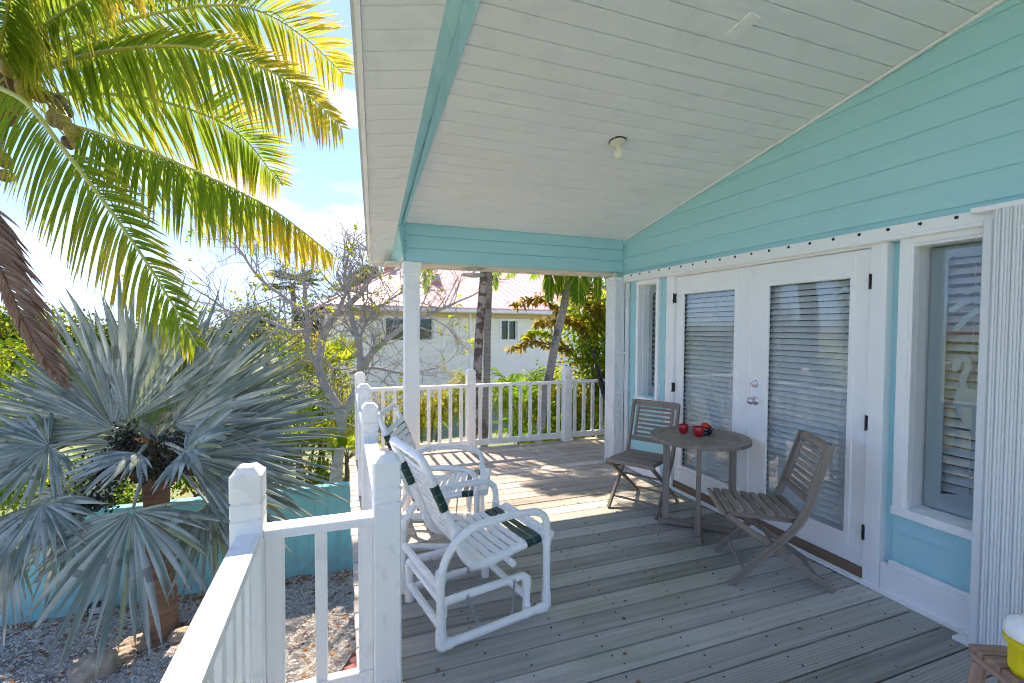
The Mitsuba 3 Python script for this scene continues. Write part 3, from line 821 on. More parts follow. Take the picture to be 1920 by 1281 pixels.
# dish lamp under the eave
dl = thing('eave_lamp', 'white dish lamp hanging under the far eave', 'lamp')
P('stem', lathe([(0, 0), (.045, 0), (.045, -.012), (.016, -.02), (.014, -.075), (.03, -.085), (0, -.086)][::-1], (1.358, 5.0, 2.258), 20), 'vinyl', dl, smooth=False)
P('dish', lathe([(0, -.10), (.06, -.098), (.115, -.085), (.135, -.068), (.138, -.066), (.118, -.079), (.06, -.09), (0, -.092)], (1.358, 5.0, 2.258), 30), 'zinc', dl, smooth=True)

# ------------------------------------------------------------------ glider chairs of white tube and vinyl straps
def arc_path(pts, rad, n=7):
    """a polyline with its corners rounded"""
    pts = np.asarray(pts, float); out = [pts[0]]
    rad = np.broadcast_to(rad, (len(pts),))
    for i in range(1, len(pts) - 1):
        a, b_, c = pts[i - 1], pts[i], pts[i + 1]
        d1 = (a - b_) / np.linalg.norm(a - b_); d2 = (c - b_) / np.linalg.norm(c - b_)
        r = rad[i]
        for t in np.linspace(0, 1, n):
            out.append((b_ + d1 * r) * (1 - t) ** 2 + 2 * b_ * t * (1 - t) + (b_ + d2 * r) * t * t)
    out.append(pts[-1])
    return np.array(out)


def ball_sleeve(p, q, r):
    return tube([p, q], r, 16)


def glider(loc, ang, label):
    k = thing('glider_chair', label, 'chair', 'white glider chairs')
    R = rotz(math.radians(ang)); loc = np.array([*loc, 0.0])
    put_ = lambda name, g, mat, par=None, smooth=True: P(name, mv(g, R, loc), mat, par or k, smooth)
    r = 0.0205
    for s in (-0.285, 0.285):
        pts = arc_path([(0.0, s, .048), (.318, s, .048), (.318, s, .30), (.318, s, .590), (0.10, s, .612), (-.17, s, .600), (-.318, s, .47), (-.318, s, .048), (0.0, s, .048)],
                       [0, .025, .05, .10, .05, .10, .12, .025, 0], 8)
        arm = put_('arm_loop', tube(pts, r, 14), 'pvc')
        for (a, b_) in (((.318, .052), (.318, .13)), ((.318, .40), (.318, .46)), ((-.318, .052), (-.318, .13)), ((-.318, .36), (-.318, .42)), ((.26, .048), (.316, .048)), ((-.26, .048), (-.316, .048))):
            put_('fitting', tube([[a[0], s, a[1]], [b_[0], s, b_[1]]], 0.0255, 14), 'pvc', arm)
        sb = s * 0.84
        pts = arc_path([(-.29, sb, .002), (-.29, sb, .235), (.215, sb, .235), (.215, sb, .002)], [0, .04, .04, 0], 8)
        base = put_('base_frame', tube(pts, 0.0205, 14), 'pvc')
        for a, b_ in (((-.29, .0015), (-.29, .07)), ((.215, .0015), (.215, .07)), ((.215, .16), (.215, .222)), ((-.29, .16), (-.29, .222))):
            put_('fitting', tube([[a[0], sb, a[1]], [b_[0], sb, b_[1]]], 0.0255, 14), 'pvc', base)
        sl = (s + sb) / 2 + (0.002 if s > 0 else -0.002)
        for xt, xb in ((-.16, -.09), (.12, .105)):
            lk = put_('link', bar([xt, sl, .235], [xb, sl, .052], .012, .0035, (0, 1, 0), .001, .012), 'zinc', None, False)
            for xx, zz in ((xt, .235), (xb, .052)):
                put_('bolt', lathe([(0, .008), (.006, .007), (.010, .004), (.010, -.002)][::-1], (xx, sl + math.copysign(-.004, s) * -1, zz), 10, np.array([[1, 0, 0], [0, 0, np.sign(s)], [0, -np.sign(s), 0.0]])), 'steel', lk)
    for x, z in ((-.29, .10), (.215, .11), (-.29, .235)):
        put_('cross_bar', tube([[x, -.24, z], [x, .24, z]], 0.0195, 14), 'pvc')
    put_('cross_bar', tube([[-.318, -.285, .33], [-.318, .285, .33]], 0.0195, 14), 'pvc')
    put_('cross_bar', tube([[.10, -.285, .345], [.10, .285, .345]], 0.018, 12), 'pvc')
    # sling frame: seat and back
    ss = 0.235
    side = lambda s: arc_path([(.365, s, .425), (.10, s, .392), (-.135, s, .345), (-.235, s, .60), (-.375, s, .925)], [0, .08, .13, .08, 0], 9)
    left, right = side(-ss), side(ss)
    top = arc_path([right[-1], right[-1] + [-.020, -.010, .045], left[-1] + [-.020, .010, .045], left[-1]], [0, .035, .035, 0], 8)
    frame = np.vstack([left, top[::-1][1:-1], right[::-1]])
    put_('sling_frame', tube(frame, r, 14), 'pvc')
    put_('cross_bar', tube([[.372, -ss - .015, .426], [.372, ss + .015, .426]], 0.0245, 14), 'pvc')
    # straps along the side rails
    seg = np.concatenate([[0], np.cumsum(np.linalg.norm(np.diff(left, axis=0), axis=1))]); tot = seg[-1]
    pos = lambda u: np.array([np.interp(u, seg, left[:, i]) for i in range(3)])
    w, gap = 0.0395, 0.0095
    u = 0.014; i = 0
    n = int((tot - .03) // (w + gap))
    for i in range(n):
        u0 = 0.012 + i * (w + gap); u1 = u0 + w
        green = i in (1, 2) or i in (n - 3, n - 2, n - 4)
        m = 'green_vinyl' if green else 'vinyl'
        a, b_, c = pos(u0), pos((u0 + u1) / 2), pos(u1)
        tng = (c - a) / np.linalg.norm(c - a); nrm = np.array([-tng[2], 0, tng[0]]); nrm = nrm if nrm[2] > 0 else -nrm
        if b_[0] < -0.12 and b_[2] > 0.4: nrm = np.array([abs(nrm[0]), 0, abs(nrm[2])])
        sag = -0.006
        lines = []
        ny = 9
        for q in np.linspace(-1, 1, ny):
            off = nrm * (r + .0012 + sag * (1 - q * q))
            lines.append([a + off + [0, ss + q * ss * 1.0, 0], c + off + [0, ss + q * ss, 0]])
        V = np.array(lines).reshape(-1, 3); V2 = V - nrm * .0022
        F = []
        for j in range(ny - 1):
            p0, p1, p2, p3 = 2 * j, 2 * j + 1, 2 * j + 3, 2 * j + 2
            F += [[p0, p1, p2], [p0, p2, p3]]
            e0 = 2 * ny
            F += [[e0 + p0, e0 + p2, e0 + p1], [e0 + p0, e0 + p3, e0 + p2], [p0, p3, e0 + p3], [p0, e0 + p3, e0 + p0], [p1, e0 + p1, e0 + p2], [p1, e0 + p2, p2]]
        V = np.vstack([V, V2]); F = np.array(F)
        wraps = [tube([pos(uu) + [0, o, 0] for uu in np.linspace(u0 + .0008, u1 - .0008 + (gap - .001), 4)], r + .0024, 14) for o in (0, 2 * ss)]
        sk = put_('strap', join([(V, F, V[:, :2].copy())] + ([] if green and i > 2 else wraps)), m if i < 3 else 'vinyl')
        if green and i > 2: [put_('sleeve', wq, m, sk) for wq in wraps]
    return k


glider((0.685, 2.535), 12, 'nearer white tube glider chair with green banded vinyl straps')
glider((0.675, 3.50), -20, 'farther white tube glider chair, half hidden behind the nearer one')


# ------------------------------------------------------------------ folding teak chairs
def folding_chair(loc, ang, label):
    k = thing('folding_chair', label, 'chair', 'weathered wooden folding chairs')
    R = rotz(math.radians(ang)); loc = np.array([*loc, 0.0])
    put_ = lambda name, g: P(name, mv(g, R, loc), 'old_wood', k)
    hw = 0.215
    ft, sb, bt = np.array([.275, 0, .012]), np.array([-.118, 0, .42]), np.array([-.268, 0, .908])
    for s in (-hw, hw):
        o = np.array([0, s, 0])
        # long leg: from the front foot up past the seat into the backrest post
        pts = arc_path([ft + o, sb + o, bt + o], [0, .12, 0], 7)
        segs = []
        V = []
        t = np.gradient(pts, axis=0); t /= np.linalg.norm(t, axis=1, keepdims=True)
        nn = np.stack([t[:, 2], 0 * t[:, 0], -t[:, 0]], 1)
        wd = np.interp(np.linspace(0, 1, len(pts)), [0, .5, 1], [.019, .023, .020])[:, None]
        for sx, sy in ((-1, -1), (-1, 1), (1, 1), (1, -1)):
            V.append(pts + nn * wd * sx + np.array([0, .0105, 0]) * sy)
        n = len(pts); V = np.stack(V, 1).reshape(-1, 3); F = []
        for i in range(n - 1):
            for j in range(4):
                q = (j + 1) % 4
                F += [[i * 4 + j, i * 4 + q, i * 4 + 4 + q], [i * 4 + j, i * 4 + 4 + q, i * 4 + 4 + j]]
        F += [[0, 2, 1], [0, 3, 2], [n * 4 - 4, n * 4 - 3, n * 4 - 2], [n * 4 - 4, n * 4 - 2, n * 4 - 1]]
        ob = rng.random(2) * 30
        put_('long_leg', (V, np.array(F), np.stack([np.repeat(np.concatenate([[0], np.cumsum(np.linalg.norm(np.diff(pts, axis=0), axis=1))]), 4) + ob[0], np.tile([0, .02, .05, .07], n) + ob[1]], 1)))
        si = s * 0.885
        put_('short_leg', bar([.300, si, .432], [-.315, si, .010], .036, .020, (0, 1, 0), .004))
        put_('seat_rail', bar([.310, s * .78, .440], [-.150, s * .78, .418], .022, .034, (0, 0, 1), .004))
    for x0 in np.linspace(.285, -.130, 8):
        z = .440 + (x0 - .310) * (.022 / .46)
        put_('seat_slat', box([x0, 0, z + .0245], [.0225, hw - .018, .0075], np.array([[.9989, 0, -.0478], [0, 1, 0], [.0478, 0, .9989]]), .003))
    put_('seat_slat', box([.328, 0, .448], [.012, hw + .004, .016], None, .005))
    up = (bt - sb) / np.linalg.norm(bt - sb); nb_ = np.array([up[2], 0, -up[0]])
    Rb = np.stack([nb_, [0, 1, 0], up], 1)
    for f, h in ((.955, .030), (.285, .021)):
        c = sb + (bt - sb) * f
        put_('back_rail', box(c, [.009, hw - .0108, h], Rb, .003))
    for s in (-1, 1):
        a, b_ = sb + (bt - sb) * .33 + [0, s * .165, 0], sb + (bt - sb) * .89 + [0, s * .165, 0]
        put_('back_stile', box((a + b_) / 2, [.0085, .013, np.linalg.norm(b_ - a) / 2], Rb, .003))
    for f in np.linspace(.37, .855, 7):
        put_('back_slat', box(sb + (bt - sb) * f, [.006, .1515, .0125], Rb, .003))
    for (x, z, w_) in ((.195, .095, hw), (-.245, .062, hw * .885), (.02, .262, hw * .885)):
        put_('stretcher', tube([[x, -w_ + .010, z], [x, w_ - .010, z]], .0105, 8))
    return k


folding_chair((2.62, 2.25), 148, 'weathered folding chair nearest the viewer with its back toward the right door')
folding_chair((2.555, 3.50), 212, 'weathered folding chair behind the table beside the narrow window')

# ------------------------------------------------------------------ round table
tb = thing('round_table', 'weathered round slatted wooden table between the folding chairs', 'table')
TC = np.array([2.655, 2.93]); TA = math.radians(20)
Mt = np.array([[math.cos(TA), -math.sin(TA), 0, TC[0]], [math.sin(TA), math.cos(TA), 0, TC[1]], [0, 0, 1, .724]])
disc = sg.Point(0, 0).buffer(.375, 48); inner = sg.Point(0, 0).buffer(.305, 48)
for k in range(4):
    wedge = sg.Polygon([(0, 0)] + [(math.cos(a), math.sin(a)) for a in np.linspace(k * math.pi / 2 + .004, (k + 1) * math.pi / 2 - .004, 8)])
    P('rim', extrude(disc.difference(inner).intersection(wedge), .026, Mt), 'old_wood', tb)
xs = -.30
while xs < .30:
    pl_ = sg.box(xs, -.302, xs + .054, .302).intersection(sg.Point(0, 0).buffer(.301, 40))
    if not pl_.is_empty: P('slat', extrude(pl_, .022, Mt + np.array([[0, 0, 0, 0], [0, 0, 0, 0], [0, 0, 0, .002]])), 'old_wood', tb)
    xs += .0605
RT = rotz(TA + math.radians(28)); t3 = np.array([*TC, 0])
for a in range(4):
    c = np.array([math.cos(a * math.pi / 2), math.sin(a * math.pi / 2), 0]) * .245
    P('leg', box(t3 + RT @ (c + [0, 0, .379]), [.017, .026, .328] if a % 2 else [.026, .017, .328], RT, .003), 'old_wood', tb)
for a in (0, 1):
    Ra = RT @ rotz(a * math.pi / 2)
    P('base_bar', box(t3 + [0, 0, .031 if a == 0 else .030], [.30, .026, .020] if a == 0 else [.30, .0255, .0195], Ra, .004), 'old_wood', tb)
    P('top_bar', box(t3 + [0, 0, .7155], [.29, .022, .0085], Ra, .002), 'old_wood', tb)
    for s in (-1, 1):
        P('foot', box(t3 + Ra @ np.array([s * .272, 0, .0065]), [.03, .0265, .0055], Ra, .002), 'old_wood', tb)

cup = [(0, 0), (.027, 0), (.031, .005), (.038, .020), (.0425, .038), (.0435, .052), (.0425, .066), (.0420, .074), (.0405, .0755), (.0390, .073), (.0395, .060), (.039, .045), (.034, .018), (0, .010)]


def on_table(x, y):
    v = at(x, y, 1.0) - CAM
    return CAM + v * ((.7505 - CAM[2]) / v[2])


for (x, y, lab, sc_) in ((1281, 812, 'glossy red cup standing alone on the left of the table', .92), (1310, 818, 'glossy red cup in front of the red cloth strips on the table', 1.0)):
    p = on_table(x, y); q = thing('red_cup', lab, 'cup', 'red cups on the table')
    P('body', lathe(np.array(cup) * sc_, p + [0, 0, .0006], 28), 'red_glaze', q, True)
p = on_table(1324, 815)
bw = thing('cloth_basket', 'dark speckled basket with orange red cloth strips folded over it, behind the right cup', 'basket')
P('basket', lathe([(0, 0), (.030, 0), (.042, .012), (.048, .035), (.045, .055), (.040, .055), (.042, .035), (0, .015)], p + [0, 0, .0006], 20), 'dark_cloth', bw, True)
for k in range(7):
    a = -0.5 + k * .42
    e1 = np.array([math.cos(a), math.sin(a), 0]) * (.050 + .004 * (k % 3)); e2 = np.array([math.cos(a + 2.4), math.sin(a + 2.4), 0]) * .047
    pts = spline([p + e1 + [0, 0, .006 + .012 * (k % 4)], p + e1 * 1.02 + [0, 0, .052], p + e1 * .35 + e2 * .3 + [0, 0, .082 + .006 * (k % 3)], p + e2 * .9 + [0, 0, .066]], 14)
    t, A, Bn = frames(pts)
    sd = np.cross(t, np.array([0, 0, 1.0])); sd /= np.linalg.norm(sd, axis=1, keepdims=True) + 1e-9
    V = np.concatenate([pts + sd * .010, pts - sd * .010, pts + sd * .010 - [0, 0, .003], pts - sd * .010 - [0, 0, .003]]); n = len(pts)
    F = []
    for i in range(n - 1):
        for a_, b_ in ((0, n), (n, 3 * n), (3 * n, 2 * n), (2 * n, 0)):
            F += [[a_ + i, b_ + i, b_ + i + 1], [a_ + i, b_ + i + 1, a_ + i + 1]]
    P('cloth_strip', (V, np.array(F), V[:, :2].copy()), 'red_cloth', bw)

# ------------------------------------------------------------------ bottle on a wooden stand at the lower right corner
bp = at(1934, 1196, 1.45); bt_ = thing('spray_bottle', 'yellow bottle with rounded white cap at the bottom right corner', 'bottle')
P('cap', lathe([(0, .060), (.026, .058), (.050, .046), (.060, .026), (.062, .004), (.060, -.004), (.050, -.006), (0, -.006)][::-1], bp, 28), 'white_plastic', bt_, True)
P('body', lathe([(0, -.12), (.046, -.12), (.050, -.10), (.050, -.045), (.056, -.030), (.063, -.018), (.063, -.008), (0, -.0062)], bp, 28), 'yellow', bt_, True)
P('strap', tube(spline([bp + [-.056, -.03, -.014], bp + [-.066, -.03, -.035], bp + [-.060, -.02, -.055], bp + [-.049, -.01, -.062]], 10), .006, 8), 'yellow', bt_, True)
st = thing('wooden_stand', 'slatted wooden stand holding the yellow bottle at the bottom right corner', 'stand')
zt = bp[2] - .1215
Rs = rotz(math.radians(-25))
for i in range(5):
    P('slat', box([bp[0], bp[1], zt - .010] + Rs @ np.array([0, -.12 + i * .06, 0]), [.060, .027, .0095], Rs, .003), 'bare_wood', st)
for sx in (-1, 1):
    P('cross_bar', box([bp[0], bp[1], zt - .036] + Rs @ np.array([sx * .042, 0, 0]), [.012, .145, .016], Rs, .003), 'bare_wood', st)
    for sy in (-1, 1):
        P('leg', bar(np.array([bp[0], bp[1], zt - .052]) + Rs @ np.array([sx * .042, sy * .12, 0]), np.array([bp[0], bp[1], .003]) + Rs @ np.array([sx * .09, sy * .15, 0]), .034, .034, (1, 0, 0)), 'bare_wood', st)

# closed umbrella at the far railing, leaf on the deck
um = thing('closed_umbrella', 'black furled umbrella leaning on the far railing beside the shutter', 'umbrella')
ub, ut = np.array([3.60, 5.55, 0.01]), np.array([3.36, 5.80, 1.18])
ua = lambda f: ub + (ut - ub) * f
P('canopy', tube([ua(.30), ua(.36), ua(.6), ua(.85), ua(.93)], [.012, .030, .042, .034, .014], 10), 'black', um)
P('shaft', tube([ua(0), ua(1.0)], .008, 8), 'black', um)
P('handle', tube(spline([ua(.97), ua(1.05), ua(1.09) + [.02, 0, 0], ua(1.06) + [.05, 0, 0]], 10), .014, 8), 'black', um)
dl_ = scatter(70, 0.3, 2.95, 1.3, 5.7, .011, .25)
P('leaf_litter', (dl_[0] + np.array([0, 0, -GZ + .002]) - np.array([0, 0, 1]) * np.repeat(ground_z(dl_[0].reshape(-1, 6, 3)[:, :, 0].mean(1), dl_[0].reshape(-1, 6, 3)[:, :, 1].mean(1)) - GZ, 6)[:, None], dl_[1], dl_[2]), 'litter', parent='deck', kind='stuff')
lf = thing('fallen_leaf', 'small dried brown leaf lying on the deck by the folding chair', 'leaf')
v = at(1240, 968, 1.0) - CAM; fp = CAM + v * ((.006 - CAM[2]) / v[2])
P('blade', (fp + np.array([[-.035, 0, .002], [0, .012, .010], [.035, .004, .004], [.004, -.014, .006], [0, 0, -.001]]), np.array([[0, 4, 1], [1, 4, 2], [2, 4, 3], [3, 4, 0]]), np.zeros((5, 2))), 'litter', lf)

# ------------------------------------------------------------------ planting: builders
def nrm(v): return v / (np.linalg.norm(v, axis=-1, keepdims=True) + 1e-12)


def blades(base, d, up, length, width, droop, nseg=4, fold=0.25, shape=None, rnd=None):
    """many strap leaves at once: base, direction d, surface normal up (n x 3), length, width, droop (n); uv = (along, random)"""
    n = len(base); d = nrm(d); s = nrm(np.cross(d, up)); nn = np.cross(s, d)
    ts = np.linspace(0, 1, nseg + 1)
    if shape is None: shape = lambda t: np.minimum(1, 0.35 + 4 * t) * np.clip((1 - t) * 1.9, 0, 1) ** 0.7
    rnd = rng.random(n) if rnd is None else rnd
    V, U = [], []
    length = np.broadcast_to(length, (n,)); width = np.broadcast_to(width, (n,)); droop = np.broadcast_to(droop, (n,))
    P_ = base.copy(); prev = 0.0
    for t in ts:
        dt = (t - prev) * length; prev = t
        dirn = nrm(d + np.array([0, 0, -1.0]) * (droop * t * 1.6)[:, None])
        P_ = P_ + dirn * dt[:, None]
        w = width * shape(t) * 0.5
        V += [P_ + s * w[:, None] + nn * (w * fold)[:, None], P_ - nn * (w * fold)[:, None], P_ - s * w[:, None] + nn * (w * fold)[:, None]]
        U += [np.stack([np.full(n, t), rnd], 1)] * 3
    V = np.stack(V, 1); U = np.stack(U, 1); m = V.shape[1]
    F = []
    for i in range(nseg):
        a = 3 * i
        F += [[a, a + 1, a + 4], [a, a + 4, a + 3], [a + 1, a + 2, a + 5], [a + 1, a + 5, a + 4]]
    F = (np.array(F)[None] + (np.arange(n) * m)[:, None, None]).reshape(-1, 3)
    return V.reshape(-1, 3), F, U.reshape(-1, 2)


def frond(par, ctrl, A, B, la, lb, droopA=0.8, droopB=0.5, n=95, t0=0.16, mat='coco_leaf', rib='coco_rib', r0=0.022, lean=0.55, width=0.047, name='frond', fwdB=None, label=None, t0B=None):
    """a feather leaf: rib along ctrl, leaflets to the sides A and B"""
    C_ = spline(ctrl, 60); seg = np.concatenate([[0], np.cumsum(np.linalg.norm(np.diff(C_, axis=0), axis=1))]); seg /= seg[-1]
    tg = nrm(np.gradient(C_, axis=0))
    at_ = lambda X, t: np.stack([np.interp(t, seg, X[:, i]) for i in range(3)], 1)
    t = np.linspace(t0, 0.995, n) + rng.uniform(-.003, .003, n); t = np.clip(t, 0, .999)
    out = []
    for side, l0, dr_, fw in ((A, la, droopA, lean), (B, lb, droopB, lean if fwdB is None else fwdB)):
        keep = rng.random(n) > 0.04
        if side is B and t0B is not None: keep &= t > t0B
        tt = t[keep]; p = at_(C_, tt); g = at_(tg, tt)
        s = np.asarray(side, float) - g * (g @ np.asarray(side, float))[:, None]; s = nrm(s)
        d = s + g * (fw + 0.7 * tt ** 2)[:, None] + rng.normal(0, .075, (len(tt), 3)) + (np.sin(tt * 37 + rng.uniform(0, 6)) * .07)[:, None] * g
        prof = np.sin(np.pi * np.clip(0.10 + 0.875 * tt, 0, 1)) ** 0.60
        ln = l0 * prof * rng.uniform(.88, 1.08, len(tt))
        up = np.cross(g, s); up = np.where((up[:, 2:] < 0), -up, up) + rng.normal(0, .25, (len(tt), 3))
        out.append(blades(p, d, up, ln, width * rng.uniform(.75, 1.15, len(tt)) * (0.55 + 0.45 * prof), dr_ * rng.uniform(.7, 1.3, len(tt)) + 1.6 * (rng.random(len(tt)) < .06), 6, 0.35, rnd=rng.random(len(tt)) * 0.6 + 0.4 * tt))
    key = P(name, join(out), mat, par, True, label=label)
    P('rib', tube(C_, r0 * (1 - 0.86 * seg) + 0.002, 8), rib, key, True)
    return key


def fan(par, hub, axis, normal, R, spread=2.1, n=38, droop=0.35, split=0.50, cup=0.25, stem=None, mat='silver_leaf', name='fan_leaf', label=None, stem_mat='silver_stem', sr=0.022):
    hub = np.asarray(hub, float); axis = nrm(np.asarray(axis, float)); normal = np.asarray(normal, float)
    normal = nrm(normal - axis * (normal @ axis)); side = np.cross(normal, axis)
    th = np.linspace(-spread, spread, n); dth = th[1] - th[0]
    V, F, U = [], [], []
    st = np.array([0.03, 0.12, 0.25, 0.38, split, 0.64, 0.76, 0.88, 1.0]); m = len(st)
    for i, a in enumerate(th):
        a = a + rng.normal(0, dth * 0.12)
        Rl = R * (0.90 + 0.10 * math.cos(a)) * rng.uniform(.80, 1.08) * (1 - 0.22 * (abs(a) / spread) ** 3)
        d0 = axis * math.cos(a) + side * math.sin(a)
        sd = -axis * math.sin(a) + side * math.cos(a)
        dr_ = droop * rng.uniform(.3, 1.9); r_ = rng.random(); tw = rng.normal(0, .45); bend = rng.normal(0, .10)
        p = hub.copy(); prev = 0; base = len(V)
        for t in st:
            lift = cup * (1 - math.cos(a)) * 0.5 + cup * 0.4
            d = d0 + normal * lift * (1 - t) - np.array([0, 0, 1.0]) * dr_ * max(0, t - 0.25) ** 1.3 * 1.5 + (sd * bend + normal * tw * .25) * max(0, t - split)
            d /= np.linalg.norm(d); p = p + d * (t - prev) * Rl; prev = t
            w = Rl * t * math.tan(dth / 2) * 1.08 if t <= split else Rl * split * math.tan(dth / 2) * 1.08 * ((1 - t) / (1 - split)) ** 0.62
            w = max(w, 0.0008); f = w * 0.55
            ss = sd if t <= split else nrm(sd + normal * tw * (t - split) / (1 - split))
            V += [p + ss * w - normal * f, p + normal * f, p - ss * w - normal * f]; U += [[t * 1.0, r_ + .012], [t, r_], [t, r_ - .012]]
        for k in range(m - 1):
            q = base + 3 * k
            F += [[q, q + 1, q + 4], [q, q + 4, q + 3], [q + 1, q + 2, q + 5], [q + 1, q + 5, q + 4]]
    key = P(name, (np.array(V), np.array(F), np.array(U)), mat, par, True, label=label)
    if stem is not None:
        P('stalk', tube(spline(stem, 16), np.linspace(sr * 1.5, sr * .7, 16), 8), stem_mat, key, True)
    return key


def leafmass(centres, radii, n, size, mat, par, name='leaves', droop=0.5, width=0.45, clump=26, kind=None, shell=0.55):
    """leaves in many small clumps spread through a few ellipsoids"""
    centres = np.asarray(centres, float).reshape(-1, 3); radii = np.asarray(radii, float).reshape(-1, 3)
    vol = radii.prod(1) ** .8; nc = max(4, n // clump)
    ci = rng.choice(len(centres), nc, p=vol / vol.sum())
    dirs = nrm(rng.normal(size=(nc, 3))); rad = rng.uniform(shell ** 3, 1, (nc, 1)) ** (1 / 3)
    cp_ = centres[ci] + dirs * rad * radii[ci]
    k = np.repeat(np.arange(nc), clump)
    b_ = cp_[k] + rng.normal(0, size * 1.1, (len(k), 3))
    d = nrm(dirs[k] * 0.6 + rng.normal(0, .7, (len(k), 3)))
    up = nrm(np.array([0, 0, 1.0]) + rng.normal(0, .6, (len(k), 3)))
    r_ = np.clip(np.repeat(rng.random(nc), clump) * .6 + rng.random(len(k)) * .4, 0, 1)
    return P(name, blades(b_, d, up, size * rng.uniform(.6, 1.25, len(k)), size * width, droop, 2, .2, shape=lambda t: 0.15 + 3.4 * t * (1 - t), rnd=r_), mat, par, True, kind=kind)


RC, UC, FC = RGT, UPV, FWD        # picture right, up and forward as world directions, to describe how a leaf hangs
DN = np.array([0, 0, -1.0])

# ------------------------------------------------------------------ coconut palm, upper left
cp_ = thing('coconut_palm', 'coconut palm with yellow green fronds and hanging nuts at the upper left', 'palm tree')
c0 = at(8, 150, 6.4)
P('trunk', tube(spline([c0 + [-1.6, .3, -7.5], c0 + [-1.0, .2, -4.5], c0 + [-.45, .1, -2], c0 + [-.12, 0, -.5], c0], 40), np.linspace(.19, .12, 40), 16), 'grey_palm', cp_, True)
P('crown_fibre', tube(spline([c0 + [-.05, 0, -.6], c0, c0 + [.1, .05, .5]], 12), [.11, .15, .18, .20, .21, .20, .18, .16, .13, .10, .07, .04], 12), 'fibre', cp_, True)
A3 = lambda *p: [at(*q) for q in p]
frond(cp_, A3((20, 165, 6.4), (90, 128, 6.3), (200, 97, 6.1), (330, 87, 6.0), (450, 110, 6.0), (560, 165, 6.0), (640, 238, 6.1)), -.22 * RC - UC - .15 * FC, .55 * RC + .9 * UC + .3 * FC, 1.28, .62, .55, .25, 112, r0=.034)
frond(cp_, A3((20, 120, 6.6), (140, 70, 6.9), (270, 30, 7.0), (400, 10, 7.1), (490, 22, 7.1), (570, 70, 7.1), (645, 140, 7.2)), -.10 * RC - UC + .1 * FC, .9 * RC + .7 * UC - .1 * FC, 1.30, 1.15, .45, .2, 115, r0=.03, fwdB=.35)
frond(cp_, A3((40, 190, 6.6), (150, 175, 7.1), (280, 185, 7.6), (390, 218, 7.9), (460, 262, 8.0), (525, 345, 8.1)), -.05 * RC - UC, .95 * RC + .55 * UC, 1.30, 1.05, .5, .2, 100, r0=.03, fwdB=.3)
frond(cp_, A3((60, 225, 6.3), (150, 240, 5.9), (215, 262, 5.7), (300, 292, 5.5), (400, 336, 5.3), (500, 386, 5.2), (565, 432, 5.2), (625, 480, 5.2)), -.25 * RC - UC - .2 * FC, .25 * RC - .8 * UC + .8 * FC, .98, .9, .75, .85, 105, t0=.22, r0=.026, lean=.35)
frond(cp_, A3((-40, 150, 6.0), (45, 190, 5.4), (115, 275, 5.0), (190, 372, 4.7), (250, 455, 4.5), (305, 540, 4.4), (372, 650, 4.4)), -1.0 * RC - .55 * UC - .1 * FC, .85 * RC + .15 * UC + .5 * FC, .98, .52, .95, .35, 100, t0=.13, r0=.036, width=.046, lean=.34, t0B=.50)
frond(cp_, A3((10, 130, 6.2), (70, 60, 5.8), (140, 10, 5.6), (230, -40, 5.5), (340, -60, 5.5)), -.5 * UC + .3 * RC - .3 * FC, -.7 * RC + .4 * UC, 1.05, .8, .7, .5, 90, r0=.03)
frond(cp_, A3((-10, 130, 6.2), (10, 40, 5.6), (20, -40, 5.2), (10, -140, 4.9)), .8 * RC - .5 * UC, -.8 * RC - .5 * UC, 1.05, 1.0, .8, .8, 90, r0=.03)
frond(cp_, A3((-10, 150, 6.5), (60, 60, 7.0), (180, -10, 7.4), (330, -50, 7.6), (480, -30, 7.7)), -UC + .3 * RC, UC + .5 * RC, 1.15, .9, .5, .3, 95, r0=.03)
frond(cp_, A3((-20, 170, 6.6), (-80, 120, 6.9), (-200, 110, 7.2), (-340, 190, 7.4)), -UC, UC * .4 - RC, 1.1, .9, .7, .4, 80, r0=.03)
frond(cp_, A3((0, 160, 6.6), (60, 120, 7.4), (150, 90, 8.2), (230, 130, 9.0), (280, 210, 9.5)), -UC - .2 * RC, UC * .5 + RC, 1.1, .9, .7, .4, 85, r0=.03)
frond(cp_, A3((-60, 300, 6.3), (-20, 450, 5.9), (25, 560, 5.7), (60, 635, 5.6), (110, 715, 5.5)),   .9 * RC - .55 * UC, -.25 * RC - .6 * UC, .78, .30, .7, .5, 95, t0=.2, r0=.022, mat='dead_leaf', rib='fibre', lean=.95, label='dead brown frond hanging down')
for (x0, y0, x1, y1) in ((28, 110, 12, 30), (40, 110, 55, 40)):
    P('dead_sheath', tube(spline([at(x0, y0, 6.3), at((x0 + x1) / 2 + 6, (y0 + y1) / 2, 6.2), at(x1, y1, 6.2)], 8), [.03, .05, .055, .05, .04, .03, .018, .008], 8), 'fibre', cp_, True)
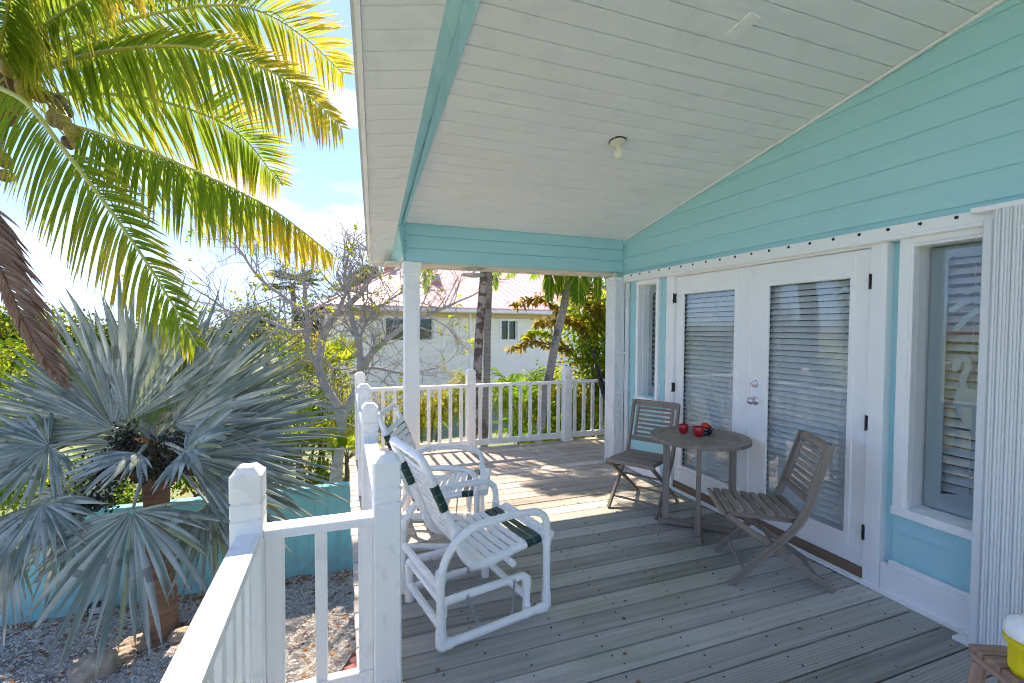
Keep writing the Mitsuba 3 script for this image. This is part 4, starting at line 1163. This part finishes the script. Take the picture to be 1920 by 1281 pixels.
for (x, y, d_, s_) in ((16, 128, 6.1, 1.0), (52, 148, 6.0, .95), (46, 170, 5.95, .92), (72, 178, 6.1, .8), (95, 186, 6.2, .85), (112, 192, 6.25, .8), (122, 208, 6.2, .85), (106, 206, 6.15, .8), (104, 222, 5.95, .95), (118, 230, 5.9, .8), (138, 250, 5.9, .95), (128, 268, 6.1, .7), (6, 300, 6.1, .9), (12, 330, 6.1, .85), (-12, 170, 6.0, 1), (30, 200, 6.2, .9)):
    c = at(x, y, d_); ax = nrm(rng.normal(size=3) * .35 + DN)
    a = nrm(np.cross(ax, [1, .2, 0])); Rn = np.stack([a, np.cross(ax, a), ax], 1)
    th = np.linspace(0, np.pi, 13); pr = np.stack([np.sin(th) * .098 * (1 + .12 * np.cos(th)), -np.cos(th) * .13], 1) * s_
    P('coconut', lathe(pr, c, 16, Rn), 'coconut', cp_, True)
    P('fruit_stalk', tube(spline([c - ax * .1, c - ax * .2 + (c0 - c) * .3, c0 + (c - c0) * .15 + [0, 0, .1]], 8), .009, 6), 'coco_rib', cp_, True)

# ------------------------------------------------------------------ silver fan palm
bp_ = thing('silver_fan_palm', 'silver blue fan palm with ringed brown trunk standing in the gravel', 'palm tree')
bb = at(300, 1236, 6.0); bb[2] = GZ - .05
bt2 = at(290, 850, 6.05)
tr = spline([bb, bb + [.04, .02, .5], (bb + bt2) / 2 + [.02, 0, 0], bt2], 40)
rr = np.interp(np.linspace(0, 1, 40), [0, .08, .25, .6, 1], [.24, .20, .165, .145, .145]) * (1 + .035 * np.sin(np.arange(40) * 2.1))
P('trunk', tube(tr, rr, 22), 'boot', bp_, True)
for i in range(26):
    a = i * 2.4; z = i / 26
    b0 = bt2 + np.array([math.cos(a) * .15, math.sin(a) * .15, -.40 + .42 * z])
    o = np.array([math.cos(a), math.sin(a), 0])
    P('leaf_base', tube(spline([b0, b0 + o * .13 + [0, 0, .12], b0 + o * .34 + [0, 0, .28 - .22 * (1 - z)]], 8), np.linspace(.06, .026, 8), 7), 'boot', bp_, True)
ctr = bt2 + [0, 0, .10]


def bfan(hx, hy, hd, tx, ty, td, R, spread, droop, nup, cup=.22, n=38, **k):
    """leaf whose hub is sited at (hx, hy, hd) and that points at (tx, ty, td)"""
    h = at(hx, hy, hd); ax = at(tx, ty, td) - h
    fan(bp_, h, ax, nup, R, spread, max(18, int(n * .74)), droop, cup=cup, stem=[ctr + nrm(h - ctr) * .10, (ctr + h) / 2 + [0, 0, .05], h], **k)


bfan(240, 790, 5.75, 228, 560, 5.9, 1.88, 1.25, .06, -FC + .2 * UC, .10, 34)
bfan(262, 790, 6.4, 330, 540, 6.9, 2.10, 1.15, .05, -FC + .2 * UC, .10, 38)
bfan(325, 795, 5.9, 490, 625, 5.8, 1.92, 1.1, .08, -FC + .35 * UC - .3 * RC, .10, 34)
bfan(320, 800, 6.5, 560, 690, 6.7, 2.2, .85, .10, UC - 1.0 * FC, .1, 36)
bfan(215, 805, 5.7, 60, 665, 5.6, 1.70, 1.05, .08, -FC + .35 * UC + .3 * RC, .12, 44)
bfan(205, 810, 5.9, 20, 760, 5.7, 1.75, .80, .12, UC - 1.1 * FC, .1, 34)
bfan(160, 790, 6.7, -30, 640, 7.2, 1.7, .9, .1, -FC + .3 * UC, .1, 34)
bfan(92, 836, 5.3, -60, 900, 4.9, .95, 1.9, .3, UC * .5 - FC, .15, 40)
bfan(248, 958, 4.95, 215, 1110, 4.55, 1.45, 1.55, .42, -FC * .9 + UC * .5, .20, 40)
bfan(80, 944, 5.0, 40, 1040, 4.6, .95, 1.5, .45, -FC * .8 + UC * .6, .2, 34)
bfan(20, 1010, 4.9, -60, 1130, 4.7, 1.1, 1.2, .5, -FC * .8 + UC * .6, .2, 30)
bfan(392, 946, 5.3, 440, 1060, 5.0, 1.02, 1.5, .45, -FC * .8 + UC * .5, .2, 36)
bfan(345, 855, 5.3, 560, 890, 5.2, 2.0, .62, .14, UC - .9 * FC, .15, 30)
bfan(350, 835, 5.6, 540, 800, 5.6, 2.0, .62, .12, UC - .9 * FC, .12, 30)
bfan(340, 820, 6.0, 540, 730, 6.0, 2.0, .60, .10, UC - 1.2 * FC, .12, 30)
bfan(345, 845, 5.0, 420, 800, 4.9, .72, 1.9, .3, UC - .7 * FC, .15, 28)
bfan(260, 850, 5.05, 190, 880, 4.7, .70, 1.2, .4, UC - .6 * FC, .15, 22)
bfan(290, 800, 6.7, 300, 600, 7.1, 1.7, 1.5, .08, -FC, .1, 46)
bfan(285, 830, 6.9, 420, 720, 7.3, 1.7, 1.5, .1, -FC + .2 * UC, .1, 44)
bfan(270, 830, 6.9, 130, 720, 7.3, 1.7, 1.5, .1, -FC + .2 * UC, .1, 44)
bfan(284, 800, 6.05, 300, 640, 6.05, 1.45, .60, .02, -FC, .05, 28, mat='young_leaf')
bfan(262, 800, 6.0, 190, 660, 6.0, 1.25, .45, .02, -FC, .05, 22, mat='young_leaf')
bfan(380, 790, 6.7, 620, 760, 7.1, 1.6, .7, .2, UC - .5 * FC, .1, 30)
bfan(230, 900, 6.8, 100, 960, 7.2, 1.3, 1.2, .4, UC - FC, .15, 30)
bfan(400, 900, 5.7, 560, 985, 5.6, 1.35, 1.1, .35, -FC * .9 + UC * .5, .15, 32)
bfan(150, 930, 5.5, 50, 1050, 5.4, 1.3, 1.2, .4, -FC * .9 + UC * .5, .15, 32)
# dark fruit clusters
fr_ = []
for (x, y, d_, sx, sz) in ((235, 830, 5.75, .10, .16), (205, 870, 5.6, .22, .14), (190, 900, 5.55, .24, .12), (330, 830, 5.7, .26, .10), (345, 870, 5.6, .20, .12), (170, 945, 5.5, .22, .08), (240, 860, 5.65, .15, .12), (300, 880, 5.6, .2, .1)):
    n = 300
    q = at(x, y, d_) + rng.normal(0, 1, (n, 3)) * [sx * .6, sx * .6, sz * .6]
    base = np.array([[1, 0, 0], [0, 1, 0], [-1, 0, 0], [0, -1, 0], [0, 0, 1], [0, 0, -1.0]]) * .017
    f0 = np.array([[0, 1, 4], [1, 2, 4], [2, 3, 4], [3, 0, 4], [1, 0, 5], [2, 1, 5], [3, 2, 5], [0, 3, 5]])
    key = P('fruit_cluster', ((q[:, None] + base * rng.uniform(.7, 1.3, (n, 1, 1))).reshape(-1, 3), (f0[None] + (np.arange(n) * 6)[:, None, None]).reshape(-1, 3), np.zeros((n * 6, 2))), 'fruit', bp_, True, kind='stuff')
for (x, y) in ((275, 822), (268, 830), (282, 834), (292, 905), (350, 915)):
    h = at(x, y, 5.6)
    P('bract', blades(h[None], rng.normal(size=(1, 3)), rng.normal(size=(1, 3)), .12, .06, .2, 4, .5), 'orange_bract', bp_, True)

# ------------------------------------------------------------------ garden wall, rocks, block
gw = thing('garden_wall', 'turquoise painted garden wall behind the silver palm', 'wall')
P('panel', bx(-7.0, 5.0, 8.0, 8.12, GZ - .1, -1.02), 'pool_wall', gw)
P('coping', bx(-7.02, 5.02, 7.98, 8.14, -1.018, -.985), 'pool_wall', gw)


def rock(x, y, r, label):
    m = trimesh.creation.icosphere(3, 1.0); v = np.array(m.vertices)
    s0 = rng.integers(1000)
    v = v * (0.62 + 0.75 * meshkit.fbm(v * 2.6 + s0, 5))[:, None] * np.array([r, r * .8, r * .62])
    z = float(ground_z(x, y))
    k = thing('rock', label, 'rock', 'rocks round the palm')
    P('stone', (v + [x, y, z + r * .22], np.array(m.faces), v[:, :2]), 'rock', k, True)


for (x, y, r, lab) in ((180, 1262, .24, 'pitted tan rock farthest left beside the palm trunk'), (228, 1238, .15, 'small round grey rock behind the tan rock'), (252, 1218, .18, 'mossy rock touching the palm trunk on the left'), (340, 1195, .15, 'pink rock right behind the palm trunk'), (300, 1180, .12, 'low brown rock behind the palm trunk')):
    v = at(x, y, 1.0) - CAM; p = CAM + v * ((GZ - CAM[2]) / v[2]); rock(p[0], p[1], r, lab)
v = at(188, 1145, 1.0) - CAM; p = CAM + v * ((GZ - CAM[2]) / v[2])
gl = thing('garden_light', 'small dark block lamp at the foot of the turquoise wall', 'lamp')
P('body', bx(p[0] - .10, p[0] + .10, 7.84, 7.96, GZ, GZ + .14, .01), 'dark_block', gl)
P('lens', bx(p[0] - .075, p[0] + .075, 7.832, 7.842, GZ + .03, GZ + .11, .002), 'grey_metal', gl)


# ------------------------------------------------------------------ bare tree
def grow(start, d, length, r, depth, out, tips, curl=.35, kids=(2, 3), shrink=.72):
    n = 5; P_ = [np.array(start)]; d = nrm(np.array(d))
    for i in range(n):
        d = nrm(d + rng.normal(0, curl * .35, 3) + np.array([0, 0, .03])); P_.append(P_[-1] + d * length / n)
    P_ = np.array(P_)
    out.append(tube(P_, np.linspace(r, r * .66, n + 1), 7 if r > .02 else 4 if r > .008 else 3, cap=False))
    if depth == 0:
        tips.append((P_[-1], d)); return
    for k in range(rng.integers(kids[0], kids[1] + 1)):
        i = n if k == 0 else rng.integers(2, n + 1)
        nd = nrm(d + rng.normal(0, .62, 3) * [1, .8, .8])
        grow(P_[i], nd, length * shrink * rng.uniform(.75, 1.2), r * .62, depth - 1, out, tips, curl, kids, shrink)


bt3 = thing('bare_tree', 'spreading grey tree with bare twigs and a few yellow leaves', 'tree')
TD = 9.6
limbs = [([(632, 870, TD), (640, 820, TD), (636, 770, TD), (600, 700, TD + .2), (604, 640, TD + .3), (620, 603, TD + .2)], .11, .075),
         ([(620, 603, TD + .2), (650, 575, TD), (680, 545, TD), (692, 522, TD)], .075, .045),
         ([(640, 790, TD), (668, 730, TD), (676, 690, TD), (672, 640, TD - .2), (660, 600, TD - .3), (655, 560, TD - .3)], .095, .045),
         ([(676, 690, TD), (700, 660, TD - .2), (740, 625, TD - .4), (770, 605, TD - .5), (815, 585, TD - .6), (850, 570, TD - .7)], .07, .025),
         ([(600, 700, TD + .2), (580, 650, TD + .5), (575, 590, TD + .8), (572, 530, TD + .9)], .06, .03),
         ([(575, 590, TD + .8), (530, 555, TD + 1), (485, 520, TD + 1.1), (450, 470, TD + 1.1), (425, 445, TD + 1.1)], .045, .018),
         ([(572, 620, TD + .6), (540, 620, TD), (500, 600, TD), (440, 590, TD), (395, 560, TD)], .05, .018),
         ([(636, 770, TD), (560, 740, TD - .1), (500, 690, TD), (450, 640, TD + .2), (420, 580, TD + .3)], .06, .02),
         ([(655, 700, TD), (700, 690, TD + .2), (760, 700, TD + .3), (820, 690, TD + .3)], .04, .015),
         ([(672, 640, TD - .2), (690, 600, TD), (720, 570, TD + .1), (760, 545, TD + .2), (790, 530, TD + .3)], .04, .016)]
out, tips, bl = [], [], []
for cl_, r0, r1 in limbs:
    C_ = spline([at(*q) for q in cl_], 20); rr = np.linspace(r0, r1, 20)
    P('limb', tube(C_, rr, 10), 'branch', bt3, True)
    tg = nrm(np.gradient(C_, axis=0))
    for i in range(4, 20):
        for _ in range(2 if i > 9 and i % 2 else 1):
            d = nrm(tg[i] * .5 + rng.normal(0, .75, 3) * [1.0, .6, 1.0] + [0, 0, .18])
            grow(C_[i], d, rng.uniform(.40, .72), min(rr[i] * .42, .016), 3, out, tips)
    grow(C_[-1], tg[-1], .6, r1 * .8, 3, out, tips)
tr_ = at(0, 870, TD)[2]
P('trunk', tube(spline([at(632, 870, TD) + [-.1, 0, -1.5], at(632, 870, TD) + [-.05, 0, -.7], at(632, 870, TD)], 8), np.linspace(.17, .115, 8), 12), 'branch', bt3, True)
P('twigs', join(out), 'branch', bt3, True, kind='stuff')
tp = np.array([t[0] for t in tips]); td = np.array([t[1] for t in tips])
pick = rng.random(len(tp)) < 0.055
k = np.repeat(np.nonzero(pick)[0], 5)
P('leaves', blades(tp[k] + rng.normal(0, .03, (len(k), 3)), td[k] + rng.normal(0, .7, (len(k), 3)), rng.normal(size=(len(k), 3)) + [0, 0, 1], rng.uniform(.07, .13, len(k)), .055, .3, 2, .2, shape=lambda t: .15 + 3.4 * t * (1 - t)), 'leaf_lime', bt3, True, kind='stuff')

# ------------------------------------------------------------------ slender palms beyond the railing
def slim_palm(label, pts, r0, r1, mat, tip_up, nf, seed, az0=0.0, fl=1.75, hang=(), e0=.25, e1=1.1):
    k = thing('slender_palm', label, 'palm tree', 'slender palms beyond the railing')
    C_ = spline(pts, 30)
    P('trunk', tube(C_, np.linspace(r0, r1, 30) * (1 + .03 * np.sin(np.arange(30) * 1.9)), 16), mat, k, True)
    top = C_[-1]; ax = nrm(C_[-1] - C_[-3])
    P('crown_shaft', tube(spline([top - ax * .05, top + ax * .3, top + ax * .75], 12), np.linspace(r1 * 1.15, r1 * .45, 12), 12), 'coco_rib', k, True)
    st = top + ax * .62
    for i in range(nf):
        a = az0 + i * 2.399 + rng.normal(0, .12); e = rng.uniform(e0, e1)
        o = np.array([math.cos(a), math.sin(a), 0])
        c = [st, st + o * fl * .28 + [0, 0, fl * .30 * e], st + o * fl * .58 + [0, 0, fl * (.34 * e)], st + o * fl * .85 + [0, 0, fl * (.12 * e - .16)], st + o * fl * 1.0 + [0, 0, fl * (-.28 + .05 * e)]]
        sd = np.cross(o, [0, 0, 1.0])
        frond(k, c, sd + [0, 0, -.25], -sd + [0, 0, -.25], .50, .50, 1.0, 1.0, 46, .22, mat='palm_leaf', r0=.016, width=.038, lean=.5)
    for (x, y, d_) in hang:
        e = at(x, y, d_); o = (e - st) * [1, 1, 0]
        frond(k, [st, st + o * .45 + [0, 0, .35], st + o * .85 + [0, 0, .05], st + o * 1.0 + [0, 0, -.5], e], np.cross(o, [0, 0, 1.0]) + [0, 0, -.2], -np.cross(o, [0, 0, 1.0]) + [0, 0, -.2], .55, .55, .9, .9, 60, .2, mat='palm_leaf', r0=.016, width=.042, lean=.5)
    return k


sp1 = [at(880, 880, 8.3) + [-.05, 0, -1.6], at(884, 860, 8.3), at(893, 740, 8.3), at(899, 620, 8.3), at(904, 560, 8.3), at(908, 500, 8.3), at(910, 440, 8.3)]
slim_palm('slender palm with a blotched dark brown trunk, left of the grey pair', sp1, .085, .070, 'dark_palm', 0, 9, 1, hang=((800, 545, 9.6), (926, 540, 9.6)), e0=.0, e1=.35, fl=1.5)
sp2 = [at(906, 880, 8.7) + [0, 0, -1.6], at(907, 860, 8.7), at(912, 740, 8.7), at(914, 620, 8.7), at(916, 560, 8.7), at(918, 480, 8.7), at(930, 380, 8.7), at(945, 318, 8.7)]
slim_palm('slender palm with a smooth grey trunk close beside the dark trunk', sp2, .072, .058, 'grey_palm', 0, 15, 2, .7, e0=-.1, e1=.9, fl=1.45)
sp3 = [at(985, 940, 8.6) + [0, 0, -1.2], at(1008, 840, 8.6), at(1024, 740, 8.6), at(1040, 650, 8.6), at(1056, 580, 8.6), at(1064, 540, 8.6), at(1068, 522, 8.6)]
slim_palm('slender palm with a curved grey trunk leaning right', sp3, .085, .068, 'grey_palm', 0, 13, 3, .3, e0=.5, e1=1.2, hang=((1030, 560, 8.3), (1085, 565, 8.1), (1120, 560, 8.4), (1050, 545, 8.8)))

# ------------------------------------------------------------------ shrubs
def shrub(name, label, cs, rs, n, size, mats, group=None, stems=5, **kw):
    k = thing(name, label, 'shrub', group)
    cs = np.array(cs); g = cs.mean(0)
    for i in range(stems):
        c = cs[i % len(cs)] + rng.normal(0, .15, 3)
        P('stem', tube(spline([[g[0] + rng.normal(0, .15), g[1] + rng.normal(0, .15), GZ - .05], (g + c) / 2 - [0, 0, .4], c], 10), np.linspace(.035, .008, 10), 6), 'stem', k, True)
    for m, fr in mats:
        leafmass(cs, rs, int(n * fr), size, m, k, name='leaves', **kw)
    return k


shrub('umbrella_shrub', 'tall leafy shrub with rust and green leaves right of the leaning palm', [at(1090, 720, 9.6), at(1130, 640, 9.6), at(1100, 590, 9.8), at(1150, 770, 9.4), at(1175, 600, 9.6), at(1060, 800, 9.5), at(1190, 700, 9.5)],
      [[.55, .5, .6], [.6, .5, .7], [.5, .4, .45], [.6, .5, .6], [.6, .5, .7], [.45, .4, .5], [.6, .5, .7]], 11000, .13, (('leaf_green', .44), ('leaf_rust', .08), ('leaf_lime', .48)))
k_ = thing('rust_shrub', 'arching branches of rusty orange leaves in front of the white neighbour wall', 'shrub')
for pts, m in ((((1090, 620, 9.3), (1050, 585, 9.2), (1010, 560, 9.1), (965, 572, 9.0)), 'leaf_rust'), (((1080, 660, 9.3), (1040, 650, 9.2), (1000, 640, 9.1), (958, 655, 9.0)), 'leaf_rust'), (((1100, 690, 9.3), (1050, 640, 9.2), (1010, 622, 9.2), (985, 632, 9.2)), 'leaf_lime'),
               (((1110, 640, 9.3), (1080, 605, 9.2), (1040, 602, 9.1), (1005, 605, 9.1)), 'leaf_rust'), (((1120, 600, 9.3), (1090, 560, 9.2), (1060, 545, 9.1), (1040, 540, 9.1)), 'leaf_rust'), (((1130, 600, 9.3), (1120, 560, 9.2), (1100, 535, 9.1), (1080, 525, 9.1)), 'leaf_rust')):
    C_ = spline([at(*q) for q in pts], 30)
    P('branch', tube(C_, np.linspace(.02, .005, 30), 6), 'stem', k_, True)
    i = rng.integers(2, 30, 240); b_ = C_[i] + rng.normal(0, .035, (240, 3)); tg = nrm(np.gradient(C_, axis=0))[i]
    P('leaves', blades(b_, tg * .5 + rng.normal(0, .7, (240, 3)), rng.normal(0, .6, (240, 3)) + [0, 0, 1], rng.uniform(.08, .17, 240), .05, .6, 3, .2, shape=lambda t: .15 + 3.4 * t * (1 - t)), m, k_, True)
P('stem', tube(spline([at(1110, 840, 9.5), at(1115, 740, 9.4), at(1105, 640, 9.3)], 12), np.linspace(.05, .02, 12), 7), 'stem', k_, True)
shrub('croton_shrub', 'bright yellow leafed shrub behind the middle of the far railing', [at(980, 760, 10.4), at(1020, 730, 10.4), at(940, 740, 10.5), at(1000, 800, 10.3), at(1040, 770, 10.3)], [[.4, .4, .4], [.4, .4, .35], [.35, .3, .3], [.4, .3, .35], [.4, .3, .4]], 4200, .11, (('leaf_lime', .85), ('leaf_green', .15)), 'yellow shrubs')
shrub('croton_shrub', 'low yellow orange shrub behind the left half of the far railing', [at(790, 770, 10.8), at(830, 765, 10.8), at(870, 730, 10.8), at(740, 760, 10.9)], [[.4, .3, .38], [.4, .3, .35], [.32, .3, .4], [.4, .3, .35]], 3000, .11, (('leaf_lime', .75), ('leaf_rust', .25)), 'yellow shrubs')
shrub('croton_shrub', 'yellow green shrub under the bare tree twigs', [at(570, 690, 11.5), at(610, 660, 11.6), at(640, 730, 11.4), at(540, 640, 12), at(660, 800, 11.2)], [[.5, .4, .5], [.4, .3, .6], [.4, .3, .5], [.5, .4, .5], [.4, .3, .4]], 2600, .12, (('leaf_lime', .55), ('leaf_green', .25), ('leaf_rust', .20)), 'yellow shrubs')
shrub('mangrove_shrub', 'dark glossy green shrub behind the wall at the far left', [at(60, 900, 9.6), at(160, 900, 9.6), at(-60, 880, 9.6), at(30, 800, 9.9), at(220, 930, 9.4), at(110, 960, 9.2)], [[.9, .5, .55], [.7, .5, .5], [.8, .5, .8], [.7, .5, .6], [.6, .4, .35], [.7, .4, .3]], 8000, .12, (('leaf_green', .8), ('leaf_lime', .2)))


shrub('garden_shrub', 'broad green shrub behind the turquoise wall left of the palm trunk', [at(330, 860, 10.6), at(420, 830, 10.8), at(250, 800, 11.0), at(380, 760, 11.4), at(470, 880, 10.4)], [[.7, .5, .55], [.7, .5, .6], [.7, .5, .6], [.8, .5, .6], [.5, .4, .4]], 6500, .13, (('leaf_green', .65), ('leaf_lime', .35)), 'green shrubs behind the wall')
shrub('garden_shrub', 'green and yellow shrub behind the turquoise wall right of the palm crown', [at(520, 830, 11.2), at(590, 800, 11.6), at(540, 760, 12.0), at(640, 760, 12.2), at(600, 880, 10.8)], [[.6, .5, .5], [.6, .5, .5], [.7, .5, .6], [.6, .5, .6], [.5, .4, .35]], 5200, .13, (('leaf_green', .5), ('leaf_lime', .4), ('leaf_rust', .1)), 'green shrubs behind the wall')
shrub('garden_shrub', 'tall green shrub behind the silver palm at the left', [at(120, 720, 13), at(40, 690, 13), at(200, 740, 12.6), at(-60, 720, 13)], [[1.0, .6, .9], [1.0, .6, .9], [.8, .5, .8], [1.0, .6, 1.0]], 6000, .16, (('leaf_green', .6), ('leaf_lime', .4)), 'green shrubs behind the wall')


def feather_clump(label, base, nf, fl, mat='palm_leaf', n=34):
    k = thing('areca_palm', label, 'palm', 'feathery palm seedlings')
    for i in range(nf):
        a = i * 2.399; o = np.array([math.cos(a), math.sin(a), 0]); f = fl * rng.uniform(.8, 1.15)
        c = [base, base + o * f * .12 + [0, 0, f * .45], base + o * f * .40 + [0, 0, f * .80], base + o * f * .78 + [0, 0, f * .78]]
        sd = np.cross(o, [0, 0, 1.0])
        frond(k, c, sd + [0, 0, .2], -sd + [0, 0, .2], .30, .30, .5, .5, n, .35, mat=mat, r0=.012, width=.030, lean=.6)
    P('stem', tube([[base[0], base[1], GZ - .05], base + [0, 0, .1]], .05, 8), 'stem', k, True)


feather_clump('pale green feathery palm seedling left of the leaning trunk', at(975, 800, 9.9), 9, 1.35)
feather_clump('small feathery palm seedling low behind the railing middle', at(985, 870, 9.2), 7, .9)
feather_clump('feathery palm seedling behind the railing beside the shutter', at(1100, 850, 9.2), 7, 1.0)


def fan_clump(label, base, nf, R):
    k = thing('fan_palm_bush', label, 'palm', 'low fan palms')
    base = np.asarray(base, float)
    for i in range(nf):
        a = i * 2.399; o = np.array([math.cos(a), math.sin(a), 0]) * rng.uniform(.3, .7) + [0, 0, rng.uniform(.35, .8)]
        h = base + o * R * .9
        fan(k, h, o, np.cross(np.cross(o, [0, 0, 1.0]), o) + rng.normal(0, .2, 3), R, 1.7, 22, .25, .45, .2, stem=[base, (base + h) / 2, h], mat='leaf_lime', stem_mat='stem', sr=.010)
    P('stem', tube([[base[0], base[1], GZ - .05], base + [0, 0, .05]], .06, 8), 'stem', k, True)


fan_clump('yellow green fan palm bush behind the silver palm leaves', at(560, 850, 10.5), 12, .62)
fan_clump('yellow green fan palm bush beside the left deck edge', at(652, 860, 9.8), 9, .55)
fan_clump('tall fan palm bush by the corner of the white house', at(625, 700, 14), 12, .8)

# ------------------------------------------------------------------ neighbour house
NH = thing('neighbour_house', 'white two storey house with red metal roof across the garden', 'house')
p0, p1 = np.array([-0.70, 19.9]), np.array([9.93, 21.55])
hd = (p1 - p0) / np.linalg.norm(p1 - p0); hn = np.array([hd[1], -hd[0]])
hw = lambda s, off, z: np.array([*(p0 + hd * s + hn * off), z])
EZ = 2.46
Rh = np.stack([np.array([*hd, 0]), np.array([*(-hn), 0]), [0, 0, 1.0]], 1)
hbox = lambda s0, s1, o0, o1, z0, z1, b=.01: box((hw((s0 + s1) / 2, (o0 + o1) / 2, (z0 + z1) / 2)), [abs(s1 - s0) / 2, abs(o1 - o0) / 2, abs(z1 - z0) / 2], Rh, b)
OV = .75   # eave overhang, so the wall stands back from the eave line
wins = [(2.55, 4.75, 1.02, 1.98), (8.30, 9.20, 1.00, 1.92)]
wp = sg.box(.75, GZ, 17, EZ - .18)
for a, b_, c, d in wins: wp = wp.difference(sg.box(a, c, b_, d))
Mh = np.zeros((3, 4)); Mh[:2, 0] = hd; Mh[2, 1] = 1; Mh[:2, 2] = -hn; Mh[:, 3] = hw(0, -OV, 0)
wk = P('wall', extrude(wp, .25, Mh), 'stucco', NH)
P('side_wall', hbox(.75, 1.0, -OV - .26, -OV - 8, GZ, EZ - .18), 'stucco', NH)
P('eave_soffit', hbox(0, 17.5, .0, -OV - .02, EZ - .20, EZ - .17), 'cream', NH)
P('frieze', hbox(.74, 17, -OV + .03, -OV - .01, EZ - .42, EZ - .205), 'cream', NH)
P('gutter', hbox(-.05, 17.5, .12, .0, EZ - .17, EZ - .02, .03), 'trim_white', NH)
for i, (a, b_, c, d) in enumerate(wins):
    w_ = P('window', join([hbox(a - .12, a, -OV + .05, -OV - .10, c - .12, d + .12), hbox(b_, b_ + .12, -OV + .05, -OV - .10, c - .12, d + .12), hbox(a, b_, -OV + .05, -OV - .10, d, d + .12), hbox(a, b_, -OV + .07, -OV - .10, c - .12, c),
                              hbox((a + b_) / 2 - .035, (a + b_) / 2 + .035, -OV - .06, -OV - .13, c, d), hbox(a, a + .05, -OV - .06, -OV - .13, c, d), hbox(b_ - .05, b_, -OV - .06, -OV - .13, c, d)]), 'trim_white', NH)
    P('pane', hbox(a, b_, -OV - .15, -OV - .17, c, d), 'dark_glass', w_)
RH, RD = 3.6, 8.5
q0, q1, q2, q3 = hw(-.1, .1, EZ - .03), hw(17.6, .1, EZ - .03), hw(17.6, -RD, EZ + RH), hw(RD * .85, -RD, EZ + RH)
rf = P('roof', slab([q0, q1, q2, q3], [0, 0, 1], .08), 'red_roof', NH)
P('hip_end', slab([hw(-.1, .1, EZ - .03), q3, hw(-.1, -2 * RD, EZ - .03), hw(-.1, -2 * RD, EZ - .03)], [0, 0, 1], .08), 'red_roof', NH)
P('hip_cap', tube([q0 + [0, 0, .09], q3 + [0, 0, .09]], .06, 8), 'red_roof', rf)
for s in np.arange(.25, 17.4, .42):
    f = min(1, (s + .1) / (RD * .85 + .1))
    a = hw(s, .08, EZ + .055); b_ = hw(s, .1 - f * (RD + .1), EZ - .03 + f * (RH + .03) + .085)
    P('seam', bar(a, b_, .03, .05, (0, 0, 1), .004), 'red_roof', rf)
vp = hw(5.7, -3.1, EZ + 3.1 * RH / RD)
P('vent', join([lathe([(.30, -.15), (.30, .10), (.22, .16)], vp, 14)]), 'red_block', rf)
P('vent_cap', join([lathe([(0, .50), (.20, .46), (.27, .30), (.26, .20), (.22, .16)][::-1], vp, 14)]), 'grey_metal', rf, True)
P('downspout', hbox(6.55, 6.64, -OV + .09, -OV + .02, GZ, EZ - .2), 'trim_white', NH)
P('chimney', hbox(3.75, 4.15, -5.4, -5.9, EZ + 1.6, EZ + 3.6), 'red_block', NH)

# ------------------------------------------------------------------ trees beyond
def far_tree(label, x, y, d_, w, h, n, mats=(('leaf_far', .8), ('leaf_lime', .2)), size=.3):
    k = thing('garden_tree', label, 'tree', 'trees beyond the garden')
    c = at(x, y, d_)
    cs = c + rng.normal(0, .42, (7, 3)) * [w, w * .6, h]; rs = np.stack([np.full(7, w * .5) * rng.uniform(.7, 1.2, 7), np.full(7, w * .4), np.full(7, h * .5) * rng.uniform(.7, 1.2, 7)], 1)
    P('trunk', tube(spline([[c[0], c[1], GZ - .1], [c[0] + .1, c[1], c[2] - h], c], 8), np.linspace(.18, .06, 8), 8), 'stem', k, True)
    for m, f in mats: leafmass(cs, rs, int(n * f), size, m, k, name='crown')


far_tree('green tree at the left edge behind the dead frond', 10, 625, 24, 3.2, 1.5, 5200)
far_tree('green tree behind the silver palm top leaves', 210, 640, 27, 3.4, 1.2, 4200)
far_tree('olive tree low behind the bare twigs', 400, 640, 30, 3.5, 1.4, 4200)
far_tree('green tree behind the bare tree on the left', 500, 600, 33, 2.6, 1.6, 4000)
far_tree('round green tree over the corner of the red roof', 706, 530, 34, 1.6, 1.3, 3200, size=.26)
far_tree('green tree left of the white house corner', 600, 640, 26, 2.2, 2.2, 4400)
far_tree('green tree behind the right end of the red roof', 1190, 540, 32, 3.2, 3.0, 4200)


far_tree('broad green tree far left beyond the coconut trunk', -260, 640, 26, 3.4, 1.6, 3600)
far_tree('low green tree beyond the left edge', -620, 650, 24, 3.4, 1.4, 3200)


def tall_palm(label, x, y, d_, fl):
    k = thing('tall_palm', label, 'palm tree', 'tall palms beyond the garden')
    c = at(x, y, d_)
    P('trunk', tube(spline([[c[0], c[1], GZ], [c[0] + .2, c[1], (c[2] + GZ) / 2], c], 12), np.linspace(.2, .14, 12), 8), 'grey_palm', k, True)
    for i in range(16):
        a = i * 2.399; e = rng.uniform(-.3, .9); o = np.array([math.cos(a), math.sin(a), 0]) * fl
        fan(k, c + o * .35 + [0, 0, fl * .35 * e], o + [0, 0, fl * e * .8], [0, 0, 1.0] - o * .2, fl * .6, 1.6, 18, .4, .4, .2, stem=[c, c + o * .2 + [0, 0, fl * .25 * e], c + o * .35 + [0, 0, fl * .35 * e]], mat='leaf_far', stem_mat='stem', sr=.02)


tall_palm('fan palm crown above the bare twigs, left', 548, 535, 26, 1.9)
tall_palm('fan palm crown left of the column over the red roof edge', 655, 560, 30, 1.7)
